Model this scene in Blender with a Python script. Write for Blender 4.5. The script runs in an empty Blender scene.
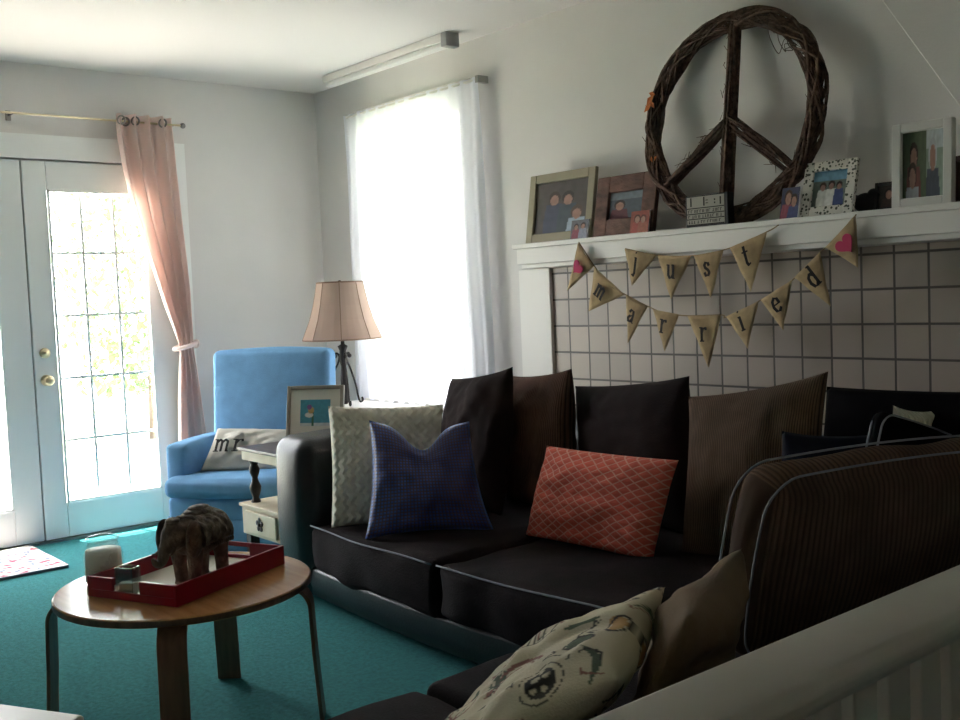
import bpy, bmesh, math, random
from mathutils import Vector, Matrix, noise

scene = bpy.context.scene
COL = scene.collection
V = Vector
PI = math.pi
random.seed(7)

# ------------------------------------------------------------------ camera
F_PX = 1035.8
CAM = V((5.7234, -3.4789, 1.2271))
YAW, PITCH, ROLL = 2.4494, -0.0620, -0.0416
fw = V((math.cos(PITCH)*math.cos(YAW), math.cos(PITCH)*math.sin(YAW), math.sin(PITCH)))
rt = fw.cross(V((0, 0, 1))).normalized()
up = rt.cross(fw)
rt, up = (math.cos(ROLL)*rt + math.sin(ROLL)*up, -math.sin(ROLL)*rt + math.cos(ROLL)*up)
cam = bpy.data.objects.new('camera', bpy.data.cameras.new('camera'))
COL.objects.link(cam)
cam.matrix_world = Matrix(((rt.x, up.x, -fw.x, CAM.x), (rt.y, up.y, -fw.y, CAM.y), (rt.z, up.z, -fw.z, CAM.z), (0, 0, 0, 1)))
cam.data.sensor_width = 36
cam.data.lens = F_PX/960*36
cam.data.clip_start = 0.02
scene.camera = cam

def at(x, y, ax, v):
    """world point on the plane axis=v that the photograph shows at pixel x, y"""
    d = fw + (x-480)/F_PX*rt - (y-360)/F_PX*up
    return CAM + d*((v-CAM[ax])/d[ax])

# ------------------------------------------------------------------ light
world = bpy.data.worlds.new('daylight')
scene.world = world
world.use_nodes = True
wn = world.node_tree.nodes
bg = wn['Background']
bg.inputs[0].default_value = (0.93, 0.96, 1.0, 1)
bg.inputs[1].default_value = 9.0
sun = bpy.data.objects.new('sun', bpy.data.lights.new('sun', 'SUN'))
COL.objects.link(sun)
sun.data.energy = 22
sun.data.angle = 0.01
sun.data.color = (1.0, 0.96, 0.88)
sdir = V((0.30, 0.05, -1.0)).normalized()
sun.rotation_euler = sdir.to_track_quat('-Z', 'Y').to_euler()
def portal(name, loc, rot, w, h):
    l = bpy.data.lights.new(name, 'AREA'); l.shape = 'RECTANGLE'; l.size = w; l.size_y = h
    o = bpy.data.objects.new(name, l); COL.objects.link(o); o.location = loc; o.rotation_euler = rot
    l.cycles.is_portal = True
portal('daylight_portal', (-0.16, -1.80, 1.05), (0, -PI/2, 0), 2.0, 1.5)
portal('daylight_portal', (1.0, 0.16, 1.46), (-PI/2, 0, 0), 0.86, 1.56)
scene.view_settings.view_transform = 'Standard'
scene.view_settings.look = 'None'
scene.view_settings.gamma = 1
scene.view_settings.use_curve_mapping = False
scene.view_settings.exposure = 1.2
scene.cycles.use_denoising = True
scene.cycles.max_bounces = 10
scene.cycles.diffuse_bounces = 6
scene.cycles.transparent_max_bounces = 12
scene.cycles.sample_clamp_indirect = 6

# ------------------------------------------------------------------ materials
def lin(c):
    if isinstance(c, str):
        c = tuple(int(c[i:i+2], 16)/255 for i in (0, 2, 4))
    return tuple(x/12.92 if x <= .04045 else ((x+.055)/1.055)**2.4 for x in c[:3])
MATS = {}
def mat(name, col, rough=.7, metal=0, var=0, vscale=8, bump=0, bscale=60, spec=None, col2=None, attr=False, sheen=0, coord='Object', stretch=None):
    m = bpy.data.materials.new(name); m.use_nodes = True; MATS[name] = m
    nt = m.node_tree; N = nt.nodes; L = nt.links; b = N['Principled BSDF']
    b.inputs['Base Color'].default_value = (*lin(col), 1)
    b.inputs['Roughness'].default_value = rough
    b.inputs['Metallic'].default_value = metal
    if spec is not None: b.inputs['Specular IOR Level'].default_value = spec
    if sheen:
        b.inputs['Sheen Weight'].default_value = sheen
        b.inputs['Sheen Roughness'].default_value = .4
    tc = N.new('ShaderNodeTexCoord'); mp = N.new('ShaderNodeMapping'); L.new(tc.outputs[coord], mp.inputs[0])
    if stretch: mp.inputs['Scale'].default_value = stretch
    src = None
    if attr:
        a = N.new('ShaderNodeAttribute'); a.attribute_name = 'Col'; src = a.outputs['Color']
        L.new(src, b.inputs['Base Color'])
    if var or col2:
        n = N.new('ShaderNodeTexNoise'); n.inputs['Scale'].default_value = vscale; n.inputs['Detail'].default_value = 6
        L.new(mp.outputs[0], n.inputs['Vector'])
        r = N.new('ShaderNodeValToRGB'); r.color_ramp.elements[0].position = .3; r.color_ramp.elements[1].position = .7
        c = lin(col); c2 = lin(col2) if col2 else None
        r.color_ramp.elements[0].color = (*[x*(1-var) for x in c], 1)
        r.color_ramp.elements[1].color = (*(c2 if c2 else [min(1, x*(1+var)) for x in c]), 1)
        L.new(n.outputs['Fac'], r.inputs[0]); L.new(r.outputs[0], b.inputs['Base Color'])
    if bump:
        n = N.new('ShaderNodeTexNoise'); n.inputs['Scale'].default_value = bscale; n.inputs['Detail'].default_value = 4
        L.new(mp.outputs[0], n.inputs['Vector'])
        bm = N.new('ShaderNodeBump'); bm.inputs['Strength'].default_value = bump; bm.inputs['Distance'].default_value = .01
        L.new(n.outputs['Fac'], bm.inputs['Height']); L.new(bm.outputs[0], b.inputs['Normal'])
    return m
def uvpat(m, kind, scale, strength=.5, dist=.004, col2=None, thr=.5, sharp=.1):
    """woven patterns on a cushion's own uv: 'ribs', 'grid', 'diamond', 'cable'"""
    nt = m.node_tree; N = nt.nodes; L = nt.links; b = N['Principled BSDF']
    uv = N.new('ShaderNodeUVMap'); sx = N.new('ShaderNodeSeparateXYZ'); L.new(uv.outputs[0], sx.inputs[0])
    def M(op, a, bb=None):
        n = N.new('ShaderNodeMath'); n.operation = op
        for i, x in enumerate((a, bb)):
            if x is None: continue
            if isinstance(x, (int, float)): n.inputs[i].default_value = x
            else: L.new(x, n.inputs[i])
        return n.outputs[0]
    u, v = sx.outputs[0], sx.outputs[1]
    def tri(x, s): return M('ABSOLUTE', M('SUBTRACT', M('FRACT', M('MULTIPLY', x, s)), .5))
    if kind == 'ribs': h = M('MULTIPLY', tri(u, scale), 2)
    elif kind == 'grid': h = M('MULTIPLY', M('MAXIMUM', tri(u, scale), tri(v, scale)), 2)
    elif kind == 'diamond':
        a = M('ADD', u, v); d = M('SUBTRACT', u, v)
        h = M('MULTIPLY', M('MAXIMUM', tri(a, scale), tri(d, scale)), 2)
    else:
        w = M('SINE', M('MULTIPLY', v, scale*6))
        h = M('MULTIPLY', tri(M('ADD', u, M('MULTIPLY', w, .012)), scale), 2)
    bm = N.new('ShaderNodeBump'); bm.inputs['Strength'].default_value = strength; bm.inputs['Distance'].default_value = dist
    L.new(h, bm.inputs['Height']); L.new(bm.outputs[0], b.inputs['Normal'])
    if col2 is not None:
        r = N.new('ShaderNodeMapRange'); r.inputs[1].default_value = thr-sharp; r.inputs[2].default_value = thr+sharp
        L.new(h, r.inputs[0])
        mx = N.new('ShaderNodeMix'); mx.data_type = 'RGBA'
        L.new(r.outputs[0], mx.inputs[0])
        src = b.inputs['Base Color'].links[0].from_socket if b.inputs['Base Color'].links else None
        if src: L.new(src, mx.inputs[6])
        else: mx.inputs[6].default_value = b.inputs['Base Color'].default_value
        mx.inputs[7].default_value = (*lin(col2), 1)
        L.new(mx.outputs[2], b.inputs['Base Color'])
    return m
def cloth_trans(name, col, trans=.5, clear=0.0):
    """thin cloth that lets daylight through"""
    m = bpy.data.materials.new(name); m.use_nodes = True; MATS[name] = m
    nt = m.node_tree; N = nt.nodes; L = nt.links; N.remove(N['Principled BSDF'])
    d = N.new('ShaderNodeBsdfDiffuse'); t = N.new('ShaderNodeBsdfTranslucent')
    d.inputs[0].default_value = t.inputs[0].default_value = (*lin(col), 1)
    mx = N.new('ShaderNodeMixShader'); mx.inputs[0].default_value = trans
    L.new(d.outputs[0], mx.inputs[1]); L.new(t.outputs[0], mx.inputs[2]); out = mx.outputs[0]
    if clear:
        c = N.new('ShaderNodeBsdfTransparent'); m2 = N.new('ShaderNodeMixShader'); m2.inputs[0].default_value = clear
        L.new(out, m2.inputs[1]); L.new(c.outputs[0], m2.inputs[2]); out = m2.outputs[0]
    L.new(out, N['Material Output'].inputs[0])
    return m
def glass(name, col=(1, 1, 1), gloss=.06):
    m = bpy.data.materials.new(name); m.use_nodes = True; MATS[name] = m
    nt = m.node_tree; N = nt.nodes; L = nt.links; N.remove(N['Principled BSDF'])
    t = N.new('ShaderNodeBsdfTransparent'); t.inputs[0].default_value = (*col, 1)
    g = N.new('ShaderNodeBsdfGlossy'); g.inputs['Roughness'].default_value = .03
    mx = N.new('ShaderNodeMixShader'); mx.inputs[0].default_value = gloss
    L.new(t.outputs[0], mx.inputs[1]); L.new(g.outputs[0], mx.inputs[2]); L.new(mx.outputs[0], N['Material Output'].inputs[0])
    return m

wall_m = mat('painted_wall', 'd6d3d0', .85, var=.03, vscale=3, bump=.05, bscale=120)
ceil_m = mat('painted_ceiling', 'dfdcd8', .9, bump=.05, bscale=90)
dim_m = mat('far_wall_paint', 'ded4ca', .9)
trim_m = mat('white_trim_paint', 'e6e3de', .45)
door_m = mat('door_paint', 'e9ebe8', .5)
carpet_m = mat('teal_carpet', '3a8487', .95, var=.28, vscale=70, bump=.9, bscale=400, spec=.1, sheen=.3)
glass_m = glass('window_glass')
rail_m = mat('white_rail_paint', 'd6cdc4', .38, var=.03, vscale=12)
brass_m = mat('aged_brass', 'd6c9a6', .4, .8)
steel_m = mat('dull_metal', '8a8784', .4, .8)
iron_m = mat('black_iron', '2a2624', .5, .5)
blue_m = mat('blue_upholstery', '6f9cc4', .9, var=.08, vscale=14, bump=.3, bscale=260, spec=.2)
leather_m = mat('black_leather', '1b1d22', .36, var=.15, vscale=20, bump=.12, bscale=120)
seat_m = mat('dark_brown_chenille', '201719', .9, var=.25, vscale=18, bump=.35, bscale=160, spec=.15)
piping_m = mat('pale_piping', '82858f', .6)
dkpill_m = mat('dark_brown_suede', '251a1a', .9, var=.2, vscale=12, bump=.2, bscale=200, spec=.15)
black_m = mat('black_cloth', '0d0b0e', .95, var=.2, vscale=10, bump=.15, bscale=200, spec=.1)
navy_m = mat('navy_cloth', '0e1122', .85, var=.15, vscale=10, spec=.2)
rib_m = uvpat(mat('brown_corduroy', '5c4236', .9, var=.2, vscale=9, spec=.15), 'ribs', 56, .6, .004, '33231d', .65, .3)
taupe_m = uvpat(mat('taupe_corduroy', '6e5849', .9, var=.25, vscale=6, spec=.15), 'ribs', 64, .6, .004, '40322a', .65, .3)
boxrib_m = uvpat(mat('dark_brown_corduroy', '6b5547', .9, var=.3, vscale=9, spec=.15), 'ribs', 58, .6, .004, '4f3e34', .6, .3)
knit_m = uvpat(mat('cream_knit', 'd6cfc0', .9, bump=.3, bscale=300), 'cable', 13, .7, .01)
bluesat_m = uvpat(mat('blue_satin_painted_reflections', '4058a8', .42, var=.12, vscale=8, sheen=.7), 'grid', 34, .5, .003, '54404c', .62, .25)  # purple-brown grid paints reflections into the blue weave
bluesat_m.node_tree.nodes['Principled BSDF'].inputs['Sheen Tint'].default_value = (*lin('5c92f0'), 1)
coral_m = uvpat(mat('coral_wool', 'd0604e', .9, var=.15, vscale=20, bump=.3, bscale=200), 'diamond', 11, .5, .004, 'd99a8a', .86, .09)
tan_m = mat('tan_cloth', '715c45', .95, var=.15, vscale=7, bump=.2, bscale=150)
linen_m = mat('grey_linen', 'b9b4aa', .9, var=.06, vscale=20, bump=.25, bscale=300)
ink_m = mat('black_ink', '1a1614', .8)
wood_m = mat('birch_veneer', 'c08e5c', .22, col2='a97a4c', vscale=5, stretch=(1, 9, 1), spec=.6)
legwood_m = mat('bent_wood', '7b5b43', .35, col2='5d4331', vscale=6, stretch=(8, 8, 1))
red_m = mat('red_lacquer', '8e1226', .28)
traybed_m = mat('tray_lining', 'd9d2c4', .6)
eleph_m = mat('carved_dark_wood', '826a5a', .6, col2='43332b', vscale=25, bump=.8, bscale=70)
cream_m = mat('cream_paint', 'd8cdb5', .5, col2='c7b999', vscale=9)
dktop_m = mat('grey_brown_wood', '5e504a', .4, col2='4a3e39', vscale=6, stretch=(1, 10, 1))
dkleg_m = mat('dark_turned_wood', '352a26', .45)
shade_m = cloth_trans('lamp_shade_cloth', 'c6b0a2', .38)
seam_m = mat('shade_binding', '8a7260', .8)
pink_m = cloth_trans('blush_curtain_cloth', 'f3e2dc', .42)
sheer_m = cloth_trans('white_sheer_cloth', 'f2f3fa', .24, .05)
olive_m = mat('olive_gold_frame', '938a72', .5, var=.1, vscale=10)
rust_m = mat('rustic_brown_frame', '7a5343', .6, col2='45291f', vscale=14, stretch=(1, 6, 1), bump=.4, bscale=40)
silver_m = mat('silver_grey_frame', '9c9487', .4, .3)
whitefr_m = mat('white_frame_paint', 'd9d7d2', .5)
matboard_m = mat('mount_board', 'e4e0d6', .8)
paint_m = mat('printed_picture', 'ffffff', .35, attr=True)
print_m = mat('printed_cloth', 'ffffff', .85, attr=True, bump=.2, bscale=200)
burlap_m = mat('burlap', 'b39b76', .95, var=.15, vscale=30, bump=.5, bscale=400)
pinkink_m = mat('pink_paint', 'b3305c', .8)
twine_m = mat('jute_twine', '8a7453', .95)
vine_m = mat('grapevine_bark', '7a5f50', .9, col2='33241c', vscale=40, bump=.6, bscale=120)
vine2_m = mat('grey_vine_bark', '6b5a50', .9, col2='3d2c25', vscale=30)
orange_m = mat('orange_leaf', 'b5632c', .8)
dkfr_m = mat('black_frame_paint', '1c1816', .5)
redfr_m = mat('red_brown_frame', '4f2c24', .6)
MATS['teal_carpet'].node_tree.nodes['Principled BSDF'].inputs['Sheen Tint'].default_value = (*lin('9fe0e2'), 1)
jar_m = glass('jar_glass', (.95, .98, .97), .22)
votive_m = glass('smoky_glass', (.86, .88, .86), .18)
wax_m = mat('cream_wax', 'e6e0d2', .5)
leaf_m = cloth_trans('tree_leaf', '738a5e', .42)
bark_m = mat('tree_bark', '5d4a3a', .9)
grass_m = mat('lawn_grass', 'a3ac8c', .95, var=.15, vscale=4)
patio_m = mat('patio_concrete', 'c9c4bb', .9)

# fireplace tile: square tiles with a dark joint, laid from a fixed corner of the surround
TILE, TX, TZ = .1253, 2.0923, 1.1913
tile_m = bpy.data.materials.new('square_tile'); tile_m.use_nodes = True
def _tile():
    nt = tile_m.node_tree; N = nt.nodes; L = nt.links; b = N['Principled BSDF']
    g = N.new('ShaderNodeNewGeometry'); mp = N.new('ShaderNodeMapping'); mp.vector_type = 'POINT'
    s = N.new('ShaderNodeSeparateXYZ'); L.new(g.outputs['Position'], s.inputs[0])
    c = N.new('ShaderNodeCombineXYZ'); L.new(s.outputs[0], c.inputs[0]); L.new(s.outputs[2], c.inputs[1])
    mp.inputs['Location'].default_value = (-TX/TILE+20, -TZ/TILE+20, 0); mp.inputs['Scale'].default_value = (1/TILE, 1/TILE, 1)
    L.new(c.outputs[0], mp.inputs[0])
    t = N.new('ShaderNodeTexBrick'); t.offset = 0; t.inputs['Scale'].default_value = 1
    t.inputs['Brick Width'].default_value = 1; t.inputs['Row Height'].default_value = 1
    t.inputs['Mortar Size'].default_value = .042; t.inputs['Mortar Smooth'].default_value = .3
    t.inputs['Color1'].default_value = (*lin('b7a99b'), 1); t.inputs['Color2'].default_value = (*lin('a5998f'), 1)
    t.inputs['Mortar'].default_value = (*lin('57504a'), 1)
    L.new(mp.outputs[0], t.inputs[0]); L.new(t.outputs['Color'], b.inputs['Base Color'])
    b.inputs['Roughness'].default_value = .45
    bm = N.new('ShaderNodeBump'); bm.invert = True; bm.inputs['Strength'].default_value = .6; bm.inputs['Distance'].default_value = .004
    L.new(t.outputs['Fac'], bm.inputs['Height']); L.new(bm.outputs[0], b.inputs['Normal'])
_tile()

# ------------------------------------------------------------------ mesh helpers
WL = {}
def link(o, parent):
    COL.objects.link(o)
    if parent is not None: o.parent = parent
def thing(name, label, cat, loc, group=None):
    o = bpy.data.objects.new(name, None); o.empty_display_size = .05
    COL.objects.link(o); o.location = loc; WL[o.name] = V(loc)
    return tag(o, label, cat, group)
def tag(o, label=None, cat=None, group=None, kind=None):
    if label: o['label'] = label
    if cat: o['category'] = cat
    if group: o['group'] = group
    if kind: o['kind'] = kind
    return o
def frame(o, ex, ey, ez):
    return Matrix(((ex[0], ey[0], ez[0], o[0]), (ex[1], ey[1], ez[1], o[1]), (ex[2], ey[2], ez[2], o[2]), (0, 0, 0, 1)))
class B:
    """collects shapes (local to M) and builds ONE mesh object"""
    def __init__(self, M=None):
        self.v = []; self.f = []; self.uv = {}; self.c = {}; self.M = M or Matrix(); self.mi = []
    def add(self, vs, fs, M=None, uv=None, col=None):
        k = len(self.v); T = self.M @ M if M is not None else self.M
        self.v += [T @ V(p) for p in vs]
        self.f += [tuple(i+k for i in f) for f in fs]
        if uv:
            for i, w in enumerate(uv): self.uv[k+i] = w
        if col:
            for i, w in enumerate(col): self.c[k+i] = w
        return self
    def box(self, lo, hi, M=None):
        x0, y0, z0 = lo; x1, y1, z1 = hi
        return self.add([(x0, y0, z0), (x1, y0, z0), (x1, y1, z0), (x0, y1, z0), (x0, y0, z1), (x1, y0, z1), (x1, y1, z1), (x0, y1, z1)],
                        [(0, 3, 2, 1), (4, 5, 6, 7), (0, 1, 5, 4), (1, 2, 6, 5), (2, 3, 7, 6), (3, 0, 4, 7)], M)
    def tube(self, pts, r, n=8, closed=False, cap=True):
        pts = [V(p) for p in pts]; m = len(pts)
        rs = r if isinstance(r, (list, tuple)) else [r]*m
        vs = []; fs = []; ref = None
        for i, p in enumerate(pts):
            a = pts[i-1] if (i > 0 or closed) else p; b = pts[(i+1) % m] if (i < m-1 or closed) else p
            t = (b-a).normalized()
            if ref is None:
                ref = V((0, 0, 1)) if abs(t.z) < .9 else V((1, 0, 0))
            x = (ref - t*ref.dot(t)).normalized(); y = t.cross(x); ref = x
            for j in range(n):
                an = 2*PI*j/n; vs.append(p + (x*math.cos(an) + y*math.sin(an))*rs[i])
        for i in range(m if closed else m-1):
            k = (i+1) % m
            for j in range(n): fs.append((i*n+j, i*n+(j+1) % n, k*n+(j+1) % n, k*n+j))
        if cap and not closed:
            fs.append(tuple(range(n))[::-1]); fs.append(tuple((m-1)*n+j for j in range(n)))
        return self.add(vs, fs)
    def lathe(self, prof, n=24, c=(0, 0, 0), cap=True, M=None):
        vs = []; fs = []
        for r, z in prof:
            for j in range(n):
                a = 2*PI*j/n; vs.append((c[0]+r*math.cos(a), c[1]+r*math.sin(a), c[2]+z))
        for i in range(len(prof)-1):
            for j in range(n): fs.append((i*n+j, i*n+(j+1) % n, (i+1)*n+(j+1) % n, (i+1)*n+j))
        if cap:
            fs.append(tuple(range(n))[::-1]); fs.append(tuple((len(prof)-1)*n+j for j in range(n)))
        return self.add(vs, fs, M)
    def prism(self, poly, d, M=None):
        """poly in local xz, extruded along y from 0 to d"""
        n = len(poly)
        vs = [(x, 0, z) for x, z in poly]+[(x, d, z) for x, z in poly]
        fs = [tuple(range(n)), tuple(range(2*n-1, n-1, -1))]+[(i, i+n, (i+1) % n+n, (i+1) % n) for i in range(n)]
        return self.add(vs, fs, M)
    def ball(self, c, r, nu=16, nv=10, M=None):
        rx, ry, rz = r if isinstance(r, (tuple, list)) else (r, r, r)
        vs = []; fs = []
        for i in range(nv+1):
            t = PI*i/nv
            for j in range(nu):
                a = 2*PI*j/nu; vs.append((c[0]+rx*math.sin(t)*math.cos(a), c[1]+ry*math.sin(t)*math.sin(a), c[2]-rz*math.cos(t)))
        for i in range(nv):
            for j in range(nu): fs.append((i*nu+j, i*nu+(j+1) % nu, (i+1)*nu+(j+1) % nu, (i+1)*nu+j))
        return self.add(vs, fs, M)
    def grid(self, fn, nu, nv, col=None, uvs=1.0):
        vs = [fn(i/nu, j/nv) for j in range(nv+1) for i in range(nu+1)]
        uv = [(i/nu*uvs, j/nv*uvs) for j in range(nv+1) for i in range(nu+1)]
        cs = [col(i/nu, j/nv) for j in range(nv+1) for i in range(nu+1)] if col else None
        fs = [(j*(nu+1)+i, j*(nu+1)+i+1, (j+1)*(nu+1)+i+1, (j+1)*(nu+1)+i) for j in range(nv) for i in range(nu)]
        return self.add(vs, fs, None, uv, cs)
    def rbox(self, size, r, bulge=(0, 0, 0), n=10, wob=0, seed=0):
        """soft box centred on the origin: rounded edges, faces swelling outward by bulge per axis"""
        hx, hy, hz = size[0]/2, size[1]/2, size[2]/2; H = (hx, hy, hz); key = {}; vs = []; fs = []; uvs = []
        r = min(r, hx, hy, hz)
        def ts(h):
            k = 3; e = r/h*.999
            a = [-1+e*(i/k) for i in range(k)]
            return a+[-1+e+(2-2*e)*i/n for i in range(n+1)]+[-x for x in a[::-1]]
        T = [ts(h) for h in H]
        def put(p):
            q = [p[i]*H[i] for i in range(3)]
            inn = V([max(-(H[i]-r), min(H[i]-r, q[i])) for i in range(3)])
            d = V(q)-inn
            w = inn+d.normalized()*r if d.length > 1e-9 else V(q)
            x, y, z = p
            bx = (1-y*y)*(1-z*z); by = (1-x*x)*(1-z*z); bz = (1-x*x)*(1-y*y)
            w += V((bulge[0]*bx*x*abs(x), bulge[1]*by*y*abs(y), bulge[2]*bz*z*abs(z)))
            if wob:
                w += V((0, 0, wob))*noise.noise(w*5+V((seed*7, 0, 0)))*abs(z) + V((0, wob, 0))*noise.noise(w*6+V((0, seed*5, 9)))*abs(y)
            k = tuple(round(c, 5) for c in p)
            if k not in key: key[k] = len(vs); vs.append(w); uvs.append(((p[0]+1)/2, (p[2]+1)/2))
            return key[k]
        for ax in range(3):
            a, b2 = [(1, 2), (2, 0), (0, 1)][ax]
            for s in (-1, 1):
                g = []
                for tb in T[b2]:
                    row = []
                    for ta in T[a]:
                        p = [0, 0, 0]; p[ax] = s; p[a] = ta; p[b2] = tb; row.append(put(p))
                    g.append(row)
                for j in range(len(g)-1):
                    for i in range(len(g[0])-1):
                        f = (g[j][i], g[j][i+1], g[j+1][i+1], g[j+1][i]); fs.append(f if s > 0 else f[::-1])
        return self.add(vs, fs, None, uvs)
    def build(self, name, m, parent=None, smooth=False, bevel=0, loc=None, solid=0):
        xs = [p.x for p in self.v]; ys = [p.y for p in self.v]; zs = [p.z for p in self.v]
        w = V(loc) if loc is not None else V(((min(xs)+max(xs))/2, (min(ys)+max(ys))/2, min(zs)))
        me = bpy.data.meshes.new(name); me.from_pydata([p-w for p in self.v], [], self.f)
        ms = m if isinstance(m, (list, tuple)) else [m]
        for q in ms: me.materials.append(q)
        if self.uv:
            l = me.uv_layers.new(name='UVMap')
            for lp in me.loops: l.data[lp.index].uv = self.uv.get(lp.vertex_index, (0, 0))
        if self.c:
            a = me.color_attributes.new('Col', 'FLOAT_COLOR', 'POINT')
            for i in range(len(me.vertices)): a.data[i].color = (*self.c.get(i, (1, 1, 1)), 1)
        bm = bmesh.new(); bm.from_mesh(me); bmesh.ops.recalc_face_normals(bm, faces=bm.faces); bm.to_mesh(me); bm.free()
        if smooth:
            for p in me.polygons: p.use_smooth = True
        o = bpy.data.objects.new(name, me); link(o, parent)
        o.location = w-WL[parent.name] if parent is not None else w
        WL[o.name] = w
        if bevel:
            md = o.modifiers.new('bevel', 'BEVEL'); md.width = bevel; md.segments = 3; md.limit_method = 'ANGLE'; md.angle_limit = .6
            if not smooth:
                for p in me.polygons: p.use_smooth = True
                md.harden_normals = True
        if solid:
            md = o.modifiers.new('solid', 'SOLIDIFY'); md.thickness = solid; md.offset = 0
        return o
def struct(name, b, m, parent=None, **k):
    o = b.build(name, m, parent, **k)
    if parent is None: o['kind'] = 'structure'
    return o
def bez(p, n=12):
    """smooth curve through points"""
    p = [V(q) for q in p]; out = []
    for i in range(len(p)-1):
        a = p[max(i-1, 0)]; b = p[i]; c = p[i+1]; d = p[min(i+2, len(p)-1)]
        for j in range(n):
            t = j/n
            out.append(.5*((2*b)+(c-a)*t+(2*a-5*b+4*c-d)*t*t+(3*b-a-3*c+d)*t**3))
    return out+[p[-1]]

# ------------------------------------------------------------------ the room
H = 2.54
XE, YE = 8.2, -6.0
DY0, DY1 = -2.62, -0.98          # door opening along the far wall
WX0, WX1, WZ0, WZ1 = .56, 1.46, .66, 2.26   # window opening
struct('floor', B().box((-.02, YE, -.06), (XE, .02, 0)), carpet_m)
struct('ceiling', B().box((-.12, YE, H), (XE, .12, H+.08)), ceil_m)
w = B()
w.box((-.12, YE, 0), (0, DY0, H)).box((-.12, DY1, 0), (0, .12, H)).box((-.12, DY0, 2.045), (0, DY1, H))
struct('wall_back', w, wall_m)
w = B()
w.box((0, 0, 0), (WX0, .12, H)).box((WX1, 0, 0), (XE, .12, H)).box((WX0, 0, 0), (WX1, .12, WZ0)).box((WX0, 0, WZ1), (WX1, .12, H))
struct('wall_right', w, wall_m)
struct('wall_front', B().box((XE, YE, 0), (XE+.1, .12, H)), dim_m)
struct('wall_left', B().box((-.12, YE-.1, 0), (XE+.1, YE, H)), dim_m)
# sloping shoulder of wall above the right of the mantel
sl = B().add([(3.59, 0, 2.54), (4.287, 0, 1.47), (5.2, 0, 1.47), (5.2, 0, 2.54), (3.60, -.022, 2.54), (4.297, -.022, 1.47), (5.2, -.004, 1.47), (5.2, -.004, 2.54)],
             [(4, 5, 6, 7), (0, 1, 5, 4), (1, 2, 6, 5), (2, 3, 7, 6), (3, 0, 4, 7), (3, 2, 1, 0)])
struct('trim_1', sl, wall_m)
struct('baseboard_back', B().box((0, -.90, 0), (.015, -.02, .09)), trim_m)
struct('baseboard_right', B().box((.016, -.015, 0), (1.86, 0, .09)), trim_m)
# door casing
c = B().box((0, DY1, 0), (.018, DY1+.085, 2.045)).box((0, DY0-.085, 0), (.018, DY0, 2.045)).box((0, DY0-.085, 2.045), (.018, DY1+.085, 2.17))
struct('trim_2', c, door_m)
struct('trim_3', B().box((-.12, DY0, 0), (.02, DY1, .012)), steel_m)

def french_door(name, y0, y1, gy0, gy1, knobs):
    gz0, gz1 = .20, 1.885
    d = B()
    d.box((-.05, y0, .014), (-.005, gy0, 2.035)).box((-.05, gy1, .014), (-.005, y1, 2.035))
    d.box((-.05, gy0, .014), (-.005, gy1, gz0)).box((-.05, gy0, gz1), (-.005, gy1, 2.035))
    o = struct(name, d, door_m, bevel=.004)
    mo = B(); r = .012
    for (a0, a1, b0, b1) in ((gy0, gy0+r, gz0, gz1), (gy1-r, gy1, gz0, gz1), (gy0, gy1, gz0, gz0+r), (gy0, gy1, gz1-r, gz1)):
        mo.box((-.006, a0, b0), (.004, a1, b1))
    mo.build('bead', door_m, o)
    mu = B()
    for k in (1, 2):
        y = gy0+(gy1-gy0)*k/3; mu.box((-.034, y-.007, gz0), (-.018, y+.007, gz1))
    for k in range(1, 5):
        z = gz0+(gz1-gz0)*k/5; mu.box((-.033, gy0, z-.007), (-.019, gy1, z+.007))
    mu.build('muntins', door_m, o)
    B().box((-.03, gy0, gz0), (-.024, gy1, gz1)).build('glass', glass_m, o)
    if knobs:
        for z, r, n in ((.872, .028, 'door_knob'), (1.018, .026, 'deadbolt')):
            M = Matrix.Translation((-.005, y0+.055, z)) @ Matrix.Rotation(PI/2, 4, 'Y')
            b = B(M)
            if n == 'door_knob': b.lathe([(.03, 0), (.03, .006), (.012, .012), (.011, .03), (.022, .036), (.028, .048), (.024, .06), (.008, .066)], 20)
            else: b.lathe([(.027, 0), (.027, .012), (.02, .018), (.006, .02), (.006, .03)], 20)
            b.build(n, brass_m, o, smooth=True)
    return o
struct('trim_8', B().box((-.075, DY0, .012), (-.051, DY1, .03)).box((-.075, DY0, 2.015), (-.051, DY1, 2.045)).box((-.075, -1.825, .03), (-.051, -1.775, 2.015)).box((-.075, DY0, .03), (-.051, DY0+.03, 2.015)).box((-.075, DY1-.03, .03), (-.051, DY1, 2.015)), door_m)  # strips added behind the door gaps to block leaking daylight
french_door('door_1', -1.796, -.985, -1.675, -1.14, True)
french_door('door_2', -2.615, -1.804, -2.48, -1.945, False)

# window
c = B().box((WX0-.09, -.02, WZ0-.02), (WX0, 0, WZ1+.09)).box((WX1, -.02, WZ0-.02), (WX1+.09, 0, WZ1+.09)).box((WX0-.09, -.02, WZ1), (WX1+.09, 0, WZ1+.09))
struct('trim_4', c, trim_m, bevel=.003)
wf = B()
for (x0, x1, z0, z1) in ((WX0, WX0+.045, WZ0, WZ1), (WX1-.045, WX1, WZ0, WZ1), (WX0, WX1, WZ0, WZ0+.05), (WX0, WX1, WZ1-.045, WZ1), (WX0, WX1, 1.43, 1.48)):
    wf.box((x0, .03, z0), (x1, .07, z1))
wo = struct('window_1', wf, trim_m, bevel=.003)
B().box((WX0+.04, .047, WZ0+.04), (WX1-.04, .052, WZ1-.04)).build('glass', glass_m, wo)
B().box((WX0-.11, -.075, WZ0-.045), (WX1+.11, .03, WZ0-.015)).build('window_sill', trim_m, wo, bevel=.004)
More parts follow.
